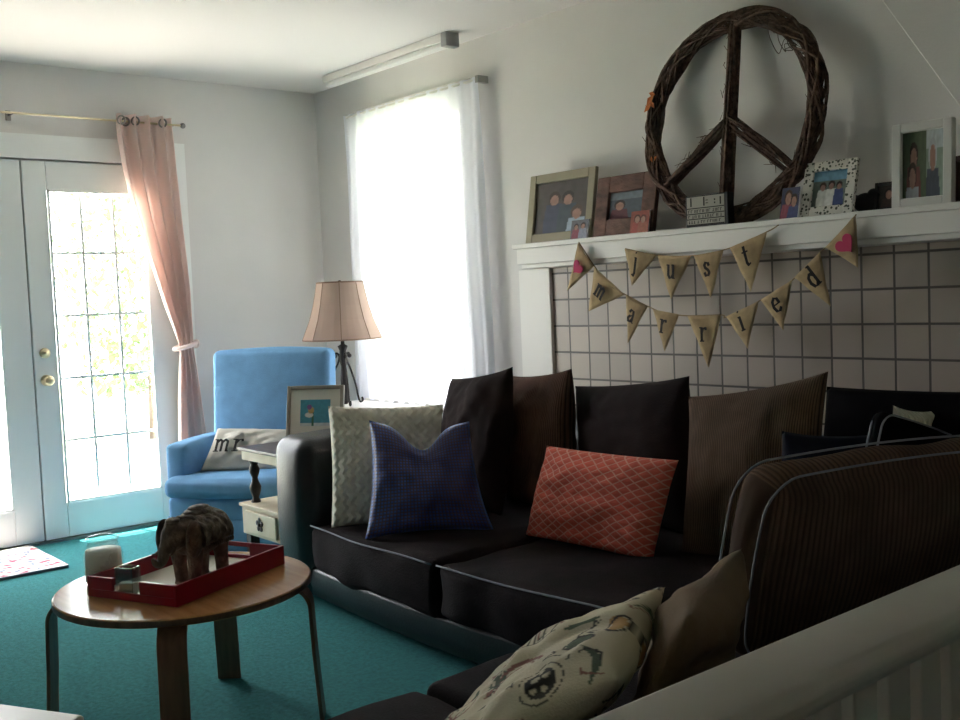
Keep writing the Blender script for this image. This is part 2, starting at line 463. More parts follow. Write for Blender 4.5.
B().box((WX0-.08, -.02, WZ0-.13), (WX1+.08, 0, WZ0-.045)).build('apron', trim_m, wo)

# fireplace
struct('trim_5', B().box((2.11, -.012, 0), (5.4, 0, 1.345)), tile_m)
struct('trim_6', B().box((1.89, -.03, 0), (2.11, 0, 1.345)), trim_m, bevel=.004)
m = B().box((2.07, -.20, 1.365), (5.4, 0, 1.438)).box((2.05, -.212, 1.438), (5.4, 0, 1.46)).box((2.085, -.185, 1.345), (5.4, 0, 1.365))
m.box((1.99, -.06, 1.345), (2.09, 0, 1.44))
struct('trim_7', m, trim_m, bevel=.004)

# outdoors
struct('ground', B().box((-14, -14, -.30), (12, 12, -.10)), grass_m)
struct('path_patio', B().box((-3.2, -5, -.10), (-.12, 1.5, -.04)), patio_m)
struct('added_sun_overhang', B().box((-.62, -7, 2.62), (-.12, .62, 2.72)).box((-.12, .12, 2.62), (9, .62, 2.72)), trim_m)  # unseen eave added to cut the sun patch short by the doors
def tree(name, label, x, y, h, r, n, seed):
    rnd = random.Random(seed)
    t = thing(name, label, 'tree', (x, y, -.1))
    B().tube([(x, y, -.1), (x+.05, y, h*.35), (x, y+.06, h*.75)], [.12, .09, .04], 8).build('trunk', bark_m, t, smooth=True)
    b = B()
    for i in range(n):
        a = rnd.random()*2*PI; q = rnd.random()**.5; zz = rnd.random()
        rr = r*(.45+.55*math.sin(PI*min(1, zz*.9+.1)))*q
        p = V((x+rr*math.cos(a), y+rr*math.sin(a), h*.12+zz*h*.9)); s = .03+.045*rnd.random()
        e = V((rnd.uniform(-1, 1), rnd.uniform(-1, 1), rnd.uniform(-1, 1))).normalized(); g = e.cross(V((.3, .2, 1))).normalized()
        b.add([p-e*s, p+g*s*.5, p+e*s, p-g*s*.5], [(0, 1, 2, 3)])
    o = b.build('foliage', leaf_m, t); o['kind'] = 'stuff'
tree('leafy_tree', 'bright leafy tree outside the upper panes of the right door', -4.6, .75, 3.3, 1.15, 5200, 1)
tree('leafy_tree', 'bright leafy tree outside the left door leaf', -5.9, -1.7, 3.4, 1.1, 4000, 2)
tree('leafy_tree', 'bright leafy tree outside the sheer curtained window', -2.0, 5.6, 3.2, 1.1, 1500, 3)

bb = thing('window_dimming_bush', 'added green bush dimming the lower part of the sheer curtained window', 'bush', (-1.0, 1.75, -.1))  # unseen bush added to dim the lower half of the window
rb_ = random.Random(9); fo_ = B()
for i in range(3400):
    d = V((rb_.gauss(0, 1), rb_.gauss(0, 1), rb_.gauss(0, 1))).normalized()*(rb_.random()**.4)
    p = V((-1.0+d.x*1.25, 1.75+d.y*.75, .62+d.z*.72)); q = .03+.04*rb_.random()
    e = V((rb_.uniform(-1, 1), rb_.uniform(-1, 1), rb_.uniform(-1, 1))).normalized(); g = e.cross(V((.3, .2, 1))).normalized()
    fo_.add([p-e*q, p+g*q*.5, p+e*q, p-g*q*.5], [(0, 1, 2, 3)])
o = fo_.build('foliage', leaf_m, bb); o['kind'] = 'stuff'
B().tube([(-1.0, 1.75, -.1), (-1.0, 1.75, .5)], .05, 8).build('stem', bark_m, bb)

# ------------------------------------------------------------------ cushions
def pillow_mesh(BL, BR, TR, TL, t, ear=.07, n=36, seed=0, chop=0, col=None, wr=.010, k=.45, droop=0):
    BL, BR, TR, TL = map(V, (BL, BR, TR, TL))
    nrm = (BR-BL).cross(TL-BL).normalized()
    b = B()
    def surf(s):
        def fn(i, j):
            u = 2*i-1; v = 2*j-1
            uu = u*(1-ear*(1-abs(v)**2.2)); vv = v*(1-ear*(1-abs(u)**2.2))
            if chop and v > 0: vv -= chop*max(0, v)**2*math.exp(-(u/.38)**2)
            a = (uu+1)/2; c = (vv+1)/2
            p = BL*(1-a)*(1-c)+BR*a*(1-c)+TR*a*c+TL*(1-a)*c
            e = max(0, (1-u*u)*(1-v*v))
            h = t/2*e**k
            wv = noise.noise(V((u*1.6, v*1.6, seed*3.1+s)))*wr*2.2+noise.noise(V((u*5, v*5, seed*3.1+s)))*wr
            if droop: h *= 1+droop*(-v)*.5
            return p+nrm*(s*(h+wv*min(1, e*3)))
        return fn
    b.grid(surf(1), n, n, col)
    b.grid(surf(-1), n, n, col)
    return b
def merge(o):
    bm = bmesh.new(); bm.from_mesh(o.data); bmesh.ops.remove_doubles(bm, verts=bm.verts, dist=.0006)
    bmesh.ops.recalc_face_normals(bm, faces=bm.faces); bm.to_mesh(o.data); bm.free()
def pillow(name, label, m, BL, BR, TR, TL, t, cat='pillow', group=None, **k):
    o = pillow_mesh(BL, BR, TR, TL, t, **k).build(name, m, smooth=True); merge(o)
    return tag(o, label, cat, group)

# ------------------------------------------------------------------ sectional sofa
SO = thing('sectional_sofa', 'large black leather L-shaped sofa with dark brown seats below the tiled fireplace', 'sofa', (3.3, -.9, 0))
def arcy(x):      # gentle bow of the front
    return -1.375-.055*math.sin(PI*min(1, max(0, (x-1.95)/2.0)))
b = B()
xs = [1.9+i*(3.82-1.9)/24 for i in range(25)]
prof = [(.02, .03), (0, .05), (-.012, .10), (-.004, .155), (.03, .175)]
vs = []
for x in xs:
    for dy, z in prof: vs.append((x, arcy(x)+dy, z))
    vs.append((x, -.12, .175)); vs.append((x, -.12, .03))
m_ = len(prof)+2
fs = [(i*m_+j, (i+1)*m_+j, (i+1)*m_+(j+1) % m_, i*m_+(j+1) % m_) for i in range(24) for j in range(m_)]
fs += [tuple(range(m_)), tuple(24*m_+j for j in range(m_))[::-1]]
b.add(vs, fs)
b.box((3.83, -2.86, .03), (4.84, -.12, .175))
for p in ((1.97, -1.25), (1.97, -.25), (4.7, -.25), (4.7, -2.75), (3.95, -2.75)): b.box((p[0]-.04, p[1]-.04, 0), (p[0]+.04, p[1]+.04, .035))
b.build('base', leather_m, SO, smooth=False, bevel=.008)
B(Matrix.Translation((1.968, -.76, .354))).rbox((.272, 1.30, .652), .065, (.012, .02, .012), 10).build('arm', leather_m, SO, smooth=True)
B(Matrix.Translation((3.36, -.215, .39))).rbox((2.96, .22, .58), .09, (0, .02, 0), 12).build('backrest', leather_m, SO, smooth=True)
B(Matrix.Translation((4.74, -1.50, .36))).rbox((.22, 2.72, .50), .09, (.02, 0, 0), 12).build('backrest', leather_m, SO, smooth=True)
def seat(x0, x1, y0, y1, z0, z1, seed, sides, bow=None):
    cx, cy, cz = (x0+x1)/2, (y0+y1)/2, (z0+z1)/2
    s = B(Matrix.Translation((cx, cy, cz))).rbox((x1-x0, y1-y0, z1-z0), .032, (0, .016, .024), 14, .024, seed)
    if bow:
        for p in s.v: p.y += bow(p.x)*max(0, (cy-p.y)/(cy-y0))
    o = s.build('seat_cushion', seat_m, SO, smooth=True)
    r = .0034; z = z1-.011+.006
    def off(x, y): return (x, y+(bow(x)*max(0, (cy-y)/(cy-y0)) if bow else 0), z+.010*noise.noise(V((x*3, y*3, seed))))
    pts = []
    if 'L' in sides: pts += [off(x0+.004, y1-.1-(y1-.1-(y0+.03))*i/14) for i in range(14)]
    pts += [off(x0+.012+(x1-x0-.024)*i/24, y0+.001-.006*math.sin(PI*i/24)) for i in range(25)]
    B().tube(pts, r, 6).build('piping', piping_m, o, smooth=True)
bow = lambda x: arcy(x)+1.375
seat(2.112, 2.985, -1.395, -.34, .150, .345, 1, '', bow)
seat(2.992, 3.815, -1.395, -.34, .150, .345, 2, '', bow)
for (y0, y1, sd) in ((-1.40, -.34, 3), (-2.12, -1.405, 4), (-2.85, -2.125, 5)):
    B(Matrix.Translation((4.225, (y0+y1)/2, .2475))).rbox((.81, y1-y0-.004, .195), .028, (.012, 0, .02), 12, .016, sd).build('seat_cushion', seat_m, SO, smooth=True)

# loose cushions along the fireplace
S = .352
GB = None
pillow('scatter_cushion', 'dark brown square cushion beside the white knit pillow, in front of the window', dkpill_m,
       (2.20, -.84, S), (2.66, -.86, S), (2.555, -.68, .932), (2.115, -.655, .865), .19, 'cushion', seed=1, ear=.05)
pillow('scatter_cushion', 'brown corduroy cushion squeezed between two dark brown cushions', rib_m,
       (2.42, -.62, S), (2.89, -.70, S), (2.785, -.57, .922), (2.32, -.48, .87), .19, 'cushion', seed=2, ear=.05)
pillow('scatter_cushion', 'plain dark brown cushion directly behind the coral pillow', dkpill_m,
       (2.83, -.56, S), (3.46, -.66, S), (3.375, -.57, .912), (2.70, -.47, .84), .19, 'cushion', seed=3, ear=.05)
pillow('scatter_cushion', 'large taupe corduroy cushion with a pointed corner, right of the coral pillow', taupe_m,
       (3.55, -.86, S), (4.0, -.76, S), (3.925, -.57, .945), (3.44, -.66, .85), .20, 'cushion', seed=4, ear=.06)
pillow('scatter_cushion', 'wide black cushion in the sofa corner below the right end of the tiles', black_m,
       (3.78, -.48, S), (4.56, -.50, S), (4.50, -.39, .89), (3.80, -.38, .875), .15, 'cushion', seed=5, ear=.03)
pillow('scatter_cushion', 'navy pillow half hidden between the taupe and the piped black cushions', navy_m,
       (3.95, -.95, S), (4.19, -.72, S), (4.15, -.60, .775), (3.92, -.82, .785), .12, 'pillow', seed=6)
pillow('scatter_cushion', 'cream cable-knit pillow against the black leather arm', knit_m,
       (2.275, -1.405, S), (2.53, -1.07, S), (2.445, -.96, .80), (2.18, -1.335, .815), .16, seed=7, ear=.045, wr=.008)
pillow('scatter_cushion', 'shiny blue woven pillow with painted-in violet reflections leaning on the cream knit pillow', bluesat_m,
       (2.525, -1.415, S-.006), (2.80, -1.02, S-.004), (2.665, -1.01, .75), (2.455, -1.325, .775), .16, seed=8, ear=.09, chop=.44, wr=.009)
pillow('scatter_cushion', 'coral lumbar pillow with a pale diamond lattice pattern', coral_m,
       (2.95, -1.0, S), (3.545, -.99, S+.002), (3.60, -.915, .678), (2.985, -.91, .672), .14, seed=9, ear=.03)

# box cushions propped at the back of the near run of the sofa
def box_cushion(name, label, m, o, ex, ez, size, r, bulge, cat='cushion', pm=piping_m, seed=0):
    ex = V(ex).normalized(); ez = V(ez); ez = (ez-ex*ez.dot(ex)).normalized(); ey = ez.cross(ex)
    M = frame(V(o)+ez*size[2]/2, ex, ey, ez)
    t = B(M).rbox(size, r, bulge, 12, .012, seed).build(name, m, smooth=True)
    tag(t, label, cat)
    hx, hy, hz = size[0]/2-.004, size[1]/2, size[2]/2-.004
    for s in (-1, 1):
        pts = []; q = r*1.4
        for cx, cz, a0 in ((hx-q, hz-q, 0), (-hx+q, hz-q, 90), (-hx+q, -hz+q, 180), (hx-q, -hz+q, 270)):
            for i in range(7):
                a = math.radians(a0+i*15); pts.append((cx+q*math.cos(a), s*(hy-.012), cz+q*math.sin(a)))
        full = []
        for i in range(len(pts)):
            a = V(pts[i]); c = V(pts[(i+1) % len(pts)]); k = max(1, int((c-a).length/.04))
            for j in range(k):
                p = a.lerp(c, j/k); x = p.x/(size[0]/2); z = p.z/(size[2]/2)
                p.x += bulge[0]*(1-z*z)*(1 if x > 0 else -1)*min(1, abs(x))**8
                p.z += bulge[2]*(1-x*x)*(1 if z > 0 else -1)*min(1, abs(z))**8
                full.append(p)
        B(M).tube(full, .003, 6, closed=True).build('piping', pm, t, smooth=True)
    return t
box_cushion('box_cushion', 'big brown corduroy box cushion with white piping, nearest the white railing', boxrib_m,
            (4.365, -1.115, .36), (.22, .975, -.02), (.25, .10, 1), (.92, .13, .455), .055, (.02, .03, .02), seed=3)
box_cushion('box_cushion', 'black box cushion with thin white piping behind the big brown corduroy one', black_m,
            (4.233, -.685, .345), (.16, .96, -.34), (-.02, .1, 1), (.50, .06, .455), .03, (.01, .02, .01), seed=4)
pillow('scatter_cushion', 'white pillow peeking over the piped black box cushion', knit_m,
       (4.15, -.60, .44), (4.22, -.42, .42), (4.20, -.40, .825), (4.14, -.575, .85), .09, seed=11)

pillow('scatter_cushion', 'tan pillow between the printed pillow and the big brown box cushion', tan_m,
       (4.30, -1.735, S), (4.56, -2.26, S), (4.62, -2.13, .675), (4.395, -1.675, .67), .15, seed=12, ear=.06, wr=.012)

# printed pillow: doodled motifs on cream cloth
def seg(p, a, b):
    ax, ay = a; bx, by = b; dx, dy = bx-ax, by-ay
    t = max(0, min(1, ((p[0]-ax)*dx+(p[1]-ay)*dy)/(dx*dx+dy*dy+1e-9)))
    return math.hypot(p[0]-ax-t*dx, p[1]-ay-t*dy)
CR, BK, GR, RD, OR = lin('c9bda2'), lin('3a352e'), lin('4e5a45'), lin('8a5a50'), lin('b08a58')
rp = random.Random(5)
doods = []
for i in range(64):
    cx, cy = rp.random(), rp.random(); pts = [(cx, cy)]
    for k in range(rp.randint(2, 4)): pts.append((pts[-1][0]+rp.uniform(-.05, .05), pts[-1][1]+rp.uniform(-.04, .04)))
    doods.append((pts, rp.choice((BK, BK, GR, RD)), rp.choice((.004, .005, .007))))
def doodle(u, v):
    c = CR; p = (u, v)
    def el(cu, cv, ru, rv): return ((u-cu)/ru)**2+((v-cv)/rv)**2 < 1
    def ring(cu, cv, ru, rv, w): return 1-w < ((u-cu)/ru)**2+((v-cv)/rv)**2 < 1+w
    if ring(.66, .56, .17, .13, .17) and u < .62: c = RD                       # long hat brim
    if ring(.66, .56, .13, .10, .10) and u < .62: c = RD
    if .25 < u < .36 and .46 < v < .70 and ((v*46) % 1 < .25 or u < .258 or u > .35): c = BK     # fence
    if .27 < u < .35 and .47 < v < .69 and (v*46) % 1 > .75 and (int(v*46) % 3 == 0): c = RD
    if el(.37, .80, .018, .075): c = GR                                         # caterpillar
    if el(.62, .84, .045, .05): c = GR
    if ring(.62, .84, .05, .058, .22): c = BK
    if el(.50, .955, .07, .03) or el(.44, .93, .03, .02): c = OR
    if ring(.50, .955, .08, .04, .2): c = BK
    if el(.52, .46, .05, .045) and noise.noise(V((u*40, v*40, 1))) > -.1: c = GR
    if el(.86, .73, .075, .06): c = BK                                          # round face
    for cu, cv, r in ((.84, .71, .018), (.84, .755, .015), (.89, .70, .012), (.895, .74, .014), (.80, .73, .012)):
        if el(cu, cv, r, r): c = CR
    if ring(.86, .73, .10, .085, .07): c = BK
    if abs(v-.86-.08*math.sin(u*9)) < .016*math.sin(PI*min(1, max(0, (u-.7)/.3))): c = GR
    if el(.30, .30, .04, .06) or el(.70, .28, .05, .03): c = GR
    if ring(.48, .28, .06, .07, .15) or ring(.15, .55, .05, .06, .15): c = RD
    for pts, cc, wd in doods:
        if abs(pts[0][0]-u) < .2 and abs(pts[0][1]-v) < .2:
            for a, d in zip(pts, pts[1:]):
                if seg(p, a, d) < wd: return cc
    return c
pillow('scatter_cushion', 'cream pillow with doodled print at the bottom of the photo', print_m,
       (4.09, -2.22, S), (4.36, -2.62, S), (4.63, -2.32, .62), (4.41, -1.945, .645), .16, seed=13, ear=.05, n=120, col=doodle)

# ------------------------------------------------------------------ railing in front
RL = thing('stair_railing', 'white painted handrail with square balusters at the bottom right', 'railing', (5.13, -1.9, 0))
rb = B()
pr = [(5.080, .815), (5.078, .838), (5.088, .850), (5.150, .851), (5.168, .846), (5.178, .834), (5.178, .822), (5.168, .810), (5.150, .806), (5.10, .806)]
rb.add([(x, -3.10, z) for x, z in pr]+[(x, -.6, z) for x, z in pr],
       [tuple(range(10)), tuple(range(19, 9, -1))]+[(i, i+10, (i+1) % 10+10, (i+1) % 10) for i in range(10)])
rb.build('handrail', rail_m, RL, bevel=.004)
for i in range(27):
    y = -2.975+i*.0715
    B().box((5.115, y-.024, .05), (5.14, y+.024, .807)).build('baluster', rail_m, RL, bevel=.003)
B().box((5.09, -3.08, 0), (5.165, -.62, .05)).build('bottom_rail', rail_m, RL, bevel=.004)
for y in (-3.10, -.60): B().box((5.085, y-.045, 0), (5.175, y+.045, .90)).build('newel_post', rail_m, RL, bevel=.006)

# ------------------------------------------------------------------ blue armchair
f_ = V((.6, -.8, 0)); s_ = V((.8, .6, 0)); bk = -f_
CO = V((.81, -1.455, 0)) + s_*.34 + bk*.29
AC = thing('armchair', 'blue upholstered high-back armchair in the corner by the french doors', 'armchair', CO)
MA = frame(CO, s_, bk, V((0, 0, 1)))
def TM(x, y, z, rx=0): return MA @ Matrix.Translation((x, y, z)) @ Matrix.Rotation(rx, 4, 'X')
B(TM(0, 0, .235)).rbox((.68, .58, .13), .03, (0, .01, 0), 8).build('seat_base', blue_m, AC, smooth=True)
sk = B(MA)
ring = []
for (xa, ya, xb, yb) in ((-.335, -.285, .335, -.285), (.335, -.285, .335, .285), (.335, .285, -.335, .285), (-.335, .285, -.335, -.285)):
    n = 16
    for i in range(n):
        t = i/n; ring.append((xa+(xb-xa)*t, ya+(yb-ya)*t))
nr = len(ring); vs = []
for k, z in enumerate((.20, .11, .015)):
    for i, (x, y) in enumerate(ring):
        s = 1+.012*k+.010*k*math.sin(i*1.57); vs.append((x*s, y*s, z))
sk.add(vs, [(k*nr+i, k*nr+(i+1) % nr, (k+1)*nr+(i+1) % nr, (k+1)*nr+i) for k in range(2) for i in range(nr)])
sk.build('skirt', blue_m, AC, smooth=True, solid=.008)
so = B(TM(0, -.03, .345)).rbox((.67, .60, .10), .035, (.0, .012, .02), 10, .01, 2).build('seat_cushion', blue_m, AC, smooth=True)
for sx in (-1, 1):
    B(TM(sx*.31, .02, .415)).rbox((.125, .50, .27), .028, (.006, .01, .008), 8).build('arm', blue_m, AC, smooth=True)
B(TM(0, .275, .63, -.10)).rbox((.67, .14, .71), .035, (0, .03, .015), 12).build('backrest', blue_m, AC, smooth=True)

pl = B(); 
mrM = None
P0 = MA @ V((-.215, -.17, .405)); P1 = MA @ V((.20, -.13, .405)); P2 = MA @ V((.19, .04, .585)); P3 = MA @ V((-.195, 0, .60))
mr = pillow('lumbar_pillow', 'small grey linen pillow with black letters mr on the blue armchair', linen_m, P0, P1, P2, P3, .10, seed=15, ear=.03)

# lettering: pen strokes in a box one unit wide, x-height one unit
GLY = {
 'j': [[(.3, 1), (.5, 1), (.5, -.2), (.3, -.45), (.05, -.35)], [(.40, 1.38), (.52, 1.42)]],
 'u': [[(0, 1), (.2, 1), (.2, .25), (.4, 0), (.65, .05), (.8, .3)], [(.65, 1), (.8, 1), (.8, 0), (1, 0)]],
 's': [[(.8, .75), (.7, .95), (.4, 1), (.2, .8), (.3, .6), (.65, .42), (.8, .22), (.6, .02), (.3, 0), (.15, .25)]],
 't': [[(.4, 1.4), (.4, .2), (.55, 0), (.8, .1)], [(.1, 1), (.75, 1)]],
 'm': [[(0, 1), (.15, 1), (.15, 0)], [(0, 0), (.3, 0)], [(.15, .75), (.35, 1), (.5, .85), (.5, 0)], [(.5, .75), (.7, 1), (.88, .85), (.88, 0), (1, 0)]],
 'a': [[(.15, .8), (.35, 1), (.65, .95), (.72, .7), (.72, .1), (.9, 0)], [(.72, .6), (.35, .5), (.12, .3), (.25, .02), (.5, .05), (.72, .3)]],
 'r': [[(0, 1), (.25, 1), (.25, 0)], [(.05, 0), (.5, 0)], [(.25, .65), (.45, .95), (.75, 1), (.8, .85)]],
 'i': [[(.25, 1), (.45, 1), (.45, 0)], [(.2, 0), (.7, 0)], [(.37, 1.38), (.50, 1.42)]],
 'e': [[(.15, .5), (.85, .55), (.75, .9), (.5, 1), (.2, .8), (.12, .4), (.3, .05), (.6, 0), (.85, .2)]],
 'd': [[(.6, 1.5), (.8, 1.5), (.8, 0), (1, 0)], [(.8, .75), (.5, 1), (.2, .8), (.12, .4), (.3, .05), (.55, 0), (.8, .25)]],
}
def strokes(b, ch, o, ex, ey, ez, h, w, wid=.8):
    """flat pen strokes of one letter on the plane o + ex, ey; ez points at the reader"""
    for st in GLY[ch]:
        for a, c in zip(st, st[1:]):
            a = V((a[0]*wid, a[1]))*h; c = V((c[0]*wid, c[1]))*h; d = (c-a)
            if d.length < 1e-6: continue
            d.normalize(); n = V((-d.y, d.x))*w*(1.25 if abs(d.y) > .6 else .6); a = a-d*w*.4; c = c+d*w*.4
            q = [a+n, a-n, c-n, c+n]
            lo = [o+ex*p.x+ey*p.y for p in q]; hi = [p+ez*.0012 for p in lo]
            b.add(lo+hi, [(4, 5, 6, 7), (0, 1, 5, 4), (1, 2, 6, 5), (2, 3, 7, 6), (3, 0, 4, 7)])
ex = (P1-P0).normalized(); ey = (P3-P0); ey = (ey-ex*ey.dot(ex)).normalized(); ez = ex.cross(ey)
b = B()
ctr = (P0+P1+P2+P3)/4+ez*.056
strokes(b, 'm', ctr-ex*.15-ey*.042, ex, ey, ez, .068, .005, 1.1)
strokes(b, 'r', ctr-ex*.055-ey*.042, ex, ey, ez, .068, .005, .9)
b.build('lettering', ink_m, mr)

# ------------------------------------------------------------------ side table with drawer
ST = thing('side_table', 'small cream side table with a dark top and one drawer beside the blue armchair', 'table', (1.62, -1.13, 0))
tx0, tx1, ty0, ty1 = 1.445, 1.815, -1.37, -.86
B().box((tx0-.005, ty0-.005, .578), (tx1+.005, ty1+.005, .592)).build('tabletop', dktop_m, ST, bevel=.004)
B().box((tx0+.01, ty0+.01, .535), (tx1-.01, ty1-.01, .578)).build('apron', cream_m, ST, bevel=.003)
for x in (tx0+.05, tx1-.05):
    for y in (ty0+.05, ty1-.05):
        B().lathe([(.022, .33), (.022, .345), (.014, .36), (.024, .39), (.027, .41), (.016, .435), (.013, .45), (.022, .475), (.024, .49), (.015, .51), (.021, .525), (.021, .535)], 16, (x, y, 0)).build('spindle', dkleg_m, ST, smooth=True)
B().box((tx0, ty0+.004, .20), (tx1, ty1, .325)).box((tx0-.008, ty0-.008, .325), (tx1+.008, ty1+.008, .34)).build('drawer_case', cream_m, ST, bevel=.003)
dr = B().box((tx0+.045, ty0-.008, .215), (tx1-.045, ty0+.004, .312)).build('drawer', cream_m, ST, bevel=.004)
e = B(frame(V((1.63, ty0-.0095, .264)), V((1, 0, 0)), V((0, 0, 1)), V((0, -1, 0))))
for k in range(5):
    a = 2*PI*k/5+.3; e.ball((.021*math.cos(a), .021*math.sin(a), 0), (.013, .013, .003), 10, 6)
e.ball((0, 0, .003), (.009, .009, .006), 10, 6)
e.build('drawer_pull', iron_m, dr, smooth=True)
for x in (tx0+.03, tx1-.03):
    for y in (ty0+.035, ty1-.03): B().box((x-.022, y-.022, 0), (x+.022, y+.022, .20)).build('leg', dkleg_m, ST, bevel=.003)

# ------------------------------------------------------------------ framed pictures
def noisec(c, u, v, s, a=.12):
    k = 1+a*noise.noise(V((u*9, v*9, s))); return tuple(max(0, min(1, x*k)) for x in c)
def ell(u, v, cx, cy, rx, ry): return ((u-cx)/rx)**2+((v-cy)/ry)**2 < 1
def people(bgc, figs, top=None, s=1):
    """a snapshot: backdrop and a few figures as (x, head height, size, clothes colour, hair colour)"""
    bgc = lin(bgc); top_ = lin(top) if top else bgc; skin = lin('a47c6e')
    F = [(x, y, z, lin(c), lin(h)) for x, y, z, c, h in figs]
    def fn(u, v):
        c = top_ if v > .72 else bgc
        for x, y, z, cl, hr in F:
            if v < y-z*.9 and abs(u-x) < z*(1.5+.4*min(1, (y-z-v)*3)): c = cl
            if ell(u, v, x, y+.03, z*1.1, z*1.25): c = hr
            if ell(u, v, x, y-.02, z*.8, z*1.0): c = skin
        return noisec(c, u, v, s, .25)
    return fn
def picture(name, label, BL, BR, hgt, lean, bw, dep, fm, paint, mount=0, cat='picture frame', back=None):
    """a framed photo whose bottom edge runs BL-BR; leans back by lean radians"""
    BL, BR = V(BL), V(BR); ex = (BR-BL); wd = ex.length; ex = ex/wd
    nz = V((ex.y, -ex.x, 0)).normalized()        # towards the viewer
    ey = (V((0, 0, 1))*math.cos(lean)-nz*math.sin(lean)); ez = ex.cross(ey)
    o = thing(name, label, cat, (BL+BR)/2)
    M = frame(BL-ez*dep, ex, ey, ez)
    fr = B(M)
    d0, d1 = 0, dep
    fr.box((0, 0, d0), (bw, hgt, d1)).box((wd-bw, 0, d0), (wd, hgt, d1)).box((bw, 0, d0), (wd-bw, bw, d1)).box((bw, hgt-bw, d0), (wd-bw, hgt, d1))
    fr.build('frame_border', fm, o, bevel=min(.004, bw*.2))
    B(M).box((bw*.5, bw*.5, .001), (wd-bw*.5, hgt-bw*.5, dep*.35)).build('backing', dkfr_m if back is None else back, o)
    z = dep*.42
    if mount:
        B(M).box((bw, bw, dep*.3), (wd-bw, hgt-bw, z)).build('mount', matboard_m, o); z += .0015
    a = bw+mount
    g = B(M).grid(lambda u, v: (a+(wd-2*a)*u, a+(hgt-2*a)*v, z), 56, 56, paint)
    g.build('photo', paint_m, o)
    return o
Z = 1.4605
picture('picture_frame', 'large olive framed photo of two people at the left end of the mantel', (2.095, -.165, Z), (2.52, -.165, Z), .322, .16, .042, .022, olive_m,
        people('4b4440', [(.36, .66, .10, '3f4358', '3a2a22'), (.62, .64, .10, '3f4a52', '2c211d'), (.8, .35, .10, '9fb0c0', '55443a')], s=1))
picture('picture_frame', 'rustic brown wooden frame leaning between the olive frame and the twig peace sign', (2.558, -.192, Z), (2.888, -.18, Z), .262, .20, .072, .025, rust_m,
        people('46505a', [(.3, .5, .15, '5a2c34', '2b211f')], '6d7880', s=2))
def snapshot(label, BL, BR, hgt, lean, paint, name='photo_print'):
    BL, BR = V(BL), V(BR); ex = (BR-BL); wd = ex.length; ex = ex/wd; nz = V((ex.y, -ex.x, 0)).normalized()
    ey = V((0, 0, 1))*math.cos(lean)-nz*math.sin(lean); ez = ex.cross(ey); M = frame(BL, ex, ey, ez)
    b = B(M).box((0, 0, -.006), (wd, hgt, 0)); b.grid(lambda u, v: (wd*u, hgt*v, .0006), 40, 40, paint)
    o = b.build(name, paint_m); return tag(o, label, 'photo')
snapshot('small unframed snapshot in front of the olive frame', (2.415, -.185, Z), (2.52, -.185, Z), .085, .2, people('6a6a70', [(.3, .62, .13, '8a4a58', '30241f'), (.7, .66, .13, '8d93a5', '3b2c26')], s=3))
snapshot('small reddish snapshot of two faces in front of the rustic frame', (2.785, -.203, Z), (2.885, -.202, Z), .092, .2, people('8a4438', [(.36, .62, .16, 'a04a40', '4a2a20'), (.68, .6, .15, '9a5a4a', '5a3024')], s=4))
snapshot('narrow unframed snapshot beside the floral frame', (3.50, -.185, Z), (3.575, -.185, Z), .115, .22, people('3a3f5c', [(.4, .65, .2, '8c4a5a', '41291f'), (.72, .55, .17, '46507c', '2c211d')], s=5))
fl = mat('floral_white_frame', 'd3d0c6', .6)
def _floral():
    nt = fl.node_tree; N = nt.nodes; L = nt.links; t = N.new('ShaderNodeTexVoronoi'); t.inputs['Scale'].default_value = 75
    tc = N.new('ShaderNodeTexCoord'); L.new(tc.outputs['Object'], t.inputs['Vector'])
    r = N.new('ShaderNodeValToRGB'); r.color_ramp.interpolation = 'CONSTANT'
    r.color_ramp.elements[0].color = (*lin('4d5145'), 1); r.color_ramp.elements[1].color = (*lin('d3d0c6'), 1); r.color_ramp.elements[1].position = .36
    L.new(t.outputs['Distance'], r.inputs[0]); L.new(r.outputs[0], N['Principled BSDF'].inputs['Base Color'])
_floral()
picture('picture_frame', 'white frame with a small floral pattern leaning right of the twig peace sign', (3.575, -.175, Z), (3.775, -.16, Z), .205, .28, .036, .018, fl,
        people('6d7a70', [(.3, .55, .09, 'c9c9c4', '4b382c'), (.55, .58, .09, 'd9d9d6', '3a2a22'), (.78, .55, .08, '3a4a7a', '33251f')], '6f9bb5', s=6), back=whitefr_m)
picture('picture_frame', 'white box frame with two photos at the right end of the mantel', (3.925, -.17, Z), (4.125, -.16, Z), .278, .05, .030, .032, whitefr_m,
        lambda u, v: (people('56634a', [(.45, .62, .16, '7a4a44', '3b2a22'), (.4, .32, .16, 'a9aab5', '4a382e')], s=7)(min(1, u*1.7), v) if u < .56 else people('8a9a8c', [(.35, .6, .2, '4a4f5c', 'b0b6ba')], 'b9c2c4', s=8)((u-.56)/.44, v)), back=whitefr_m)
picture('picture_frame', 'dark little frame tucked left of the white box frame', (3.83, -.115, Z), (3.925, -.105, Z), .10, .15, .012, .014, dkfr_m, people('3c2f2a', [(.5, .6, .2, '4a352c', '241a16')], s=9))
picture('picture_frame', 'red-brown frame at the far right end of the mantel', (4.06, -.05, Z), (4.30, -.06, Z), .165, .12, .02, .02, redfr_m, people('5a3a30', [(.5, .6, .16, '6b4236', '2f211b')], s=10))
db = B(Matrix.Translation((3.79, -.095, Z)))
db.ball((0, 0, .035), (.045, .03, .035), 14, 8).ball((.03, 0, .06), (.022, .02, .022), 12, 8).ball((-.035, .0, .045), (.02, .015, .02), 10, 6).ball((.045, -.004, .058), (.012, .01, .01), 8, 6)
tag(db.build('bird_figurine', dkfr_m, smooth=True), 'small black figurine between the floral frame and the white box frame', 'figurine')

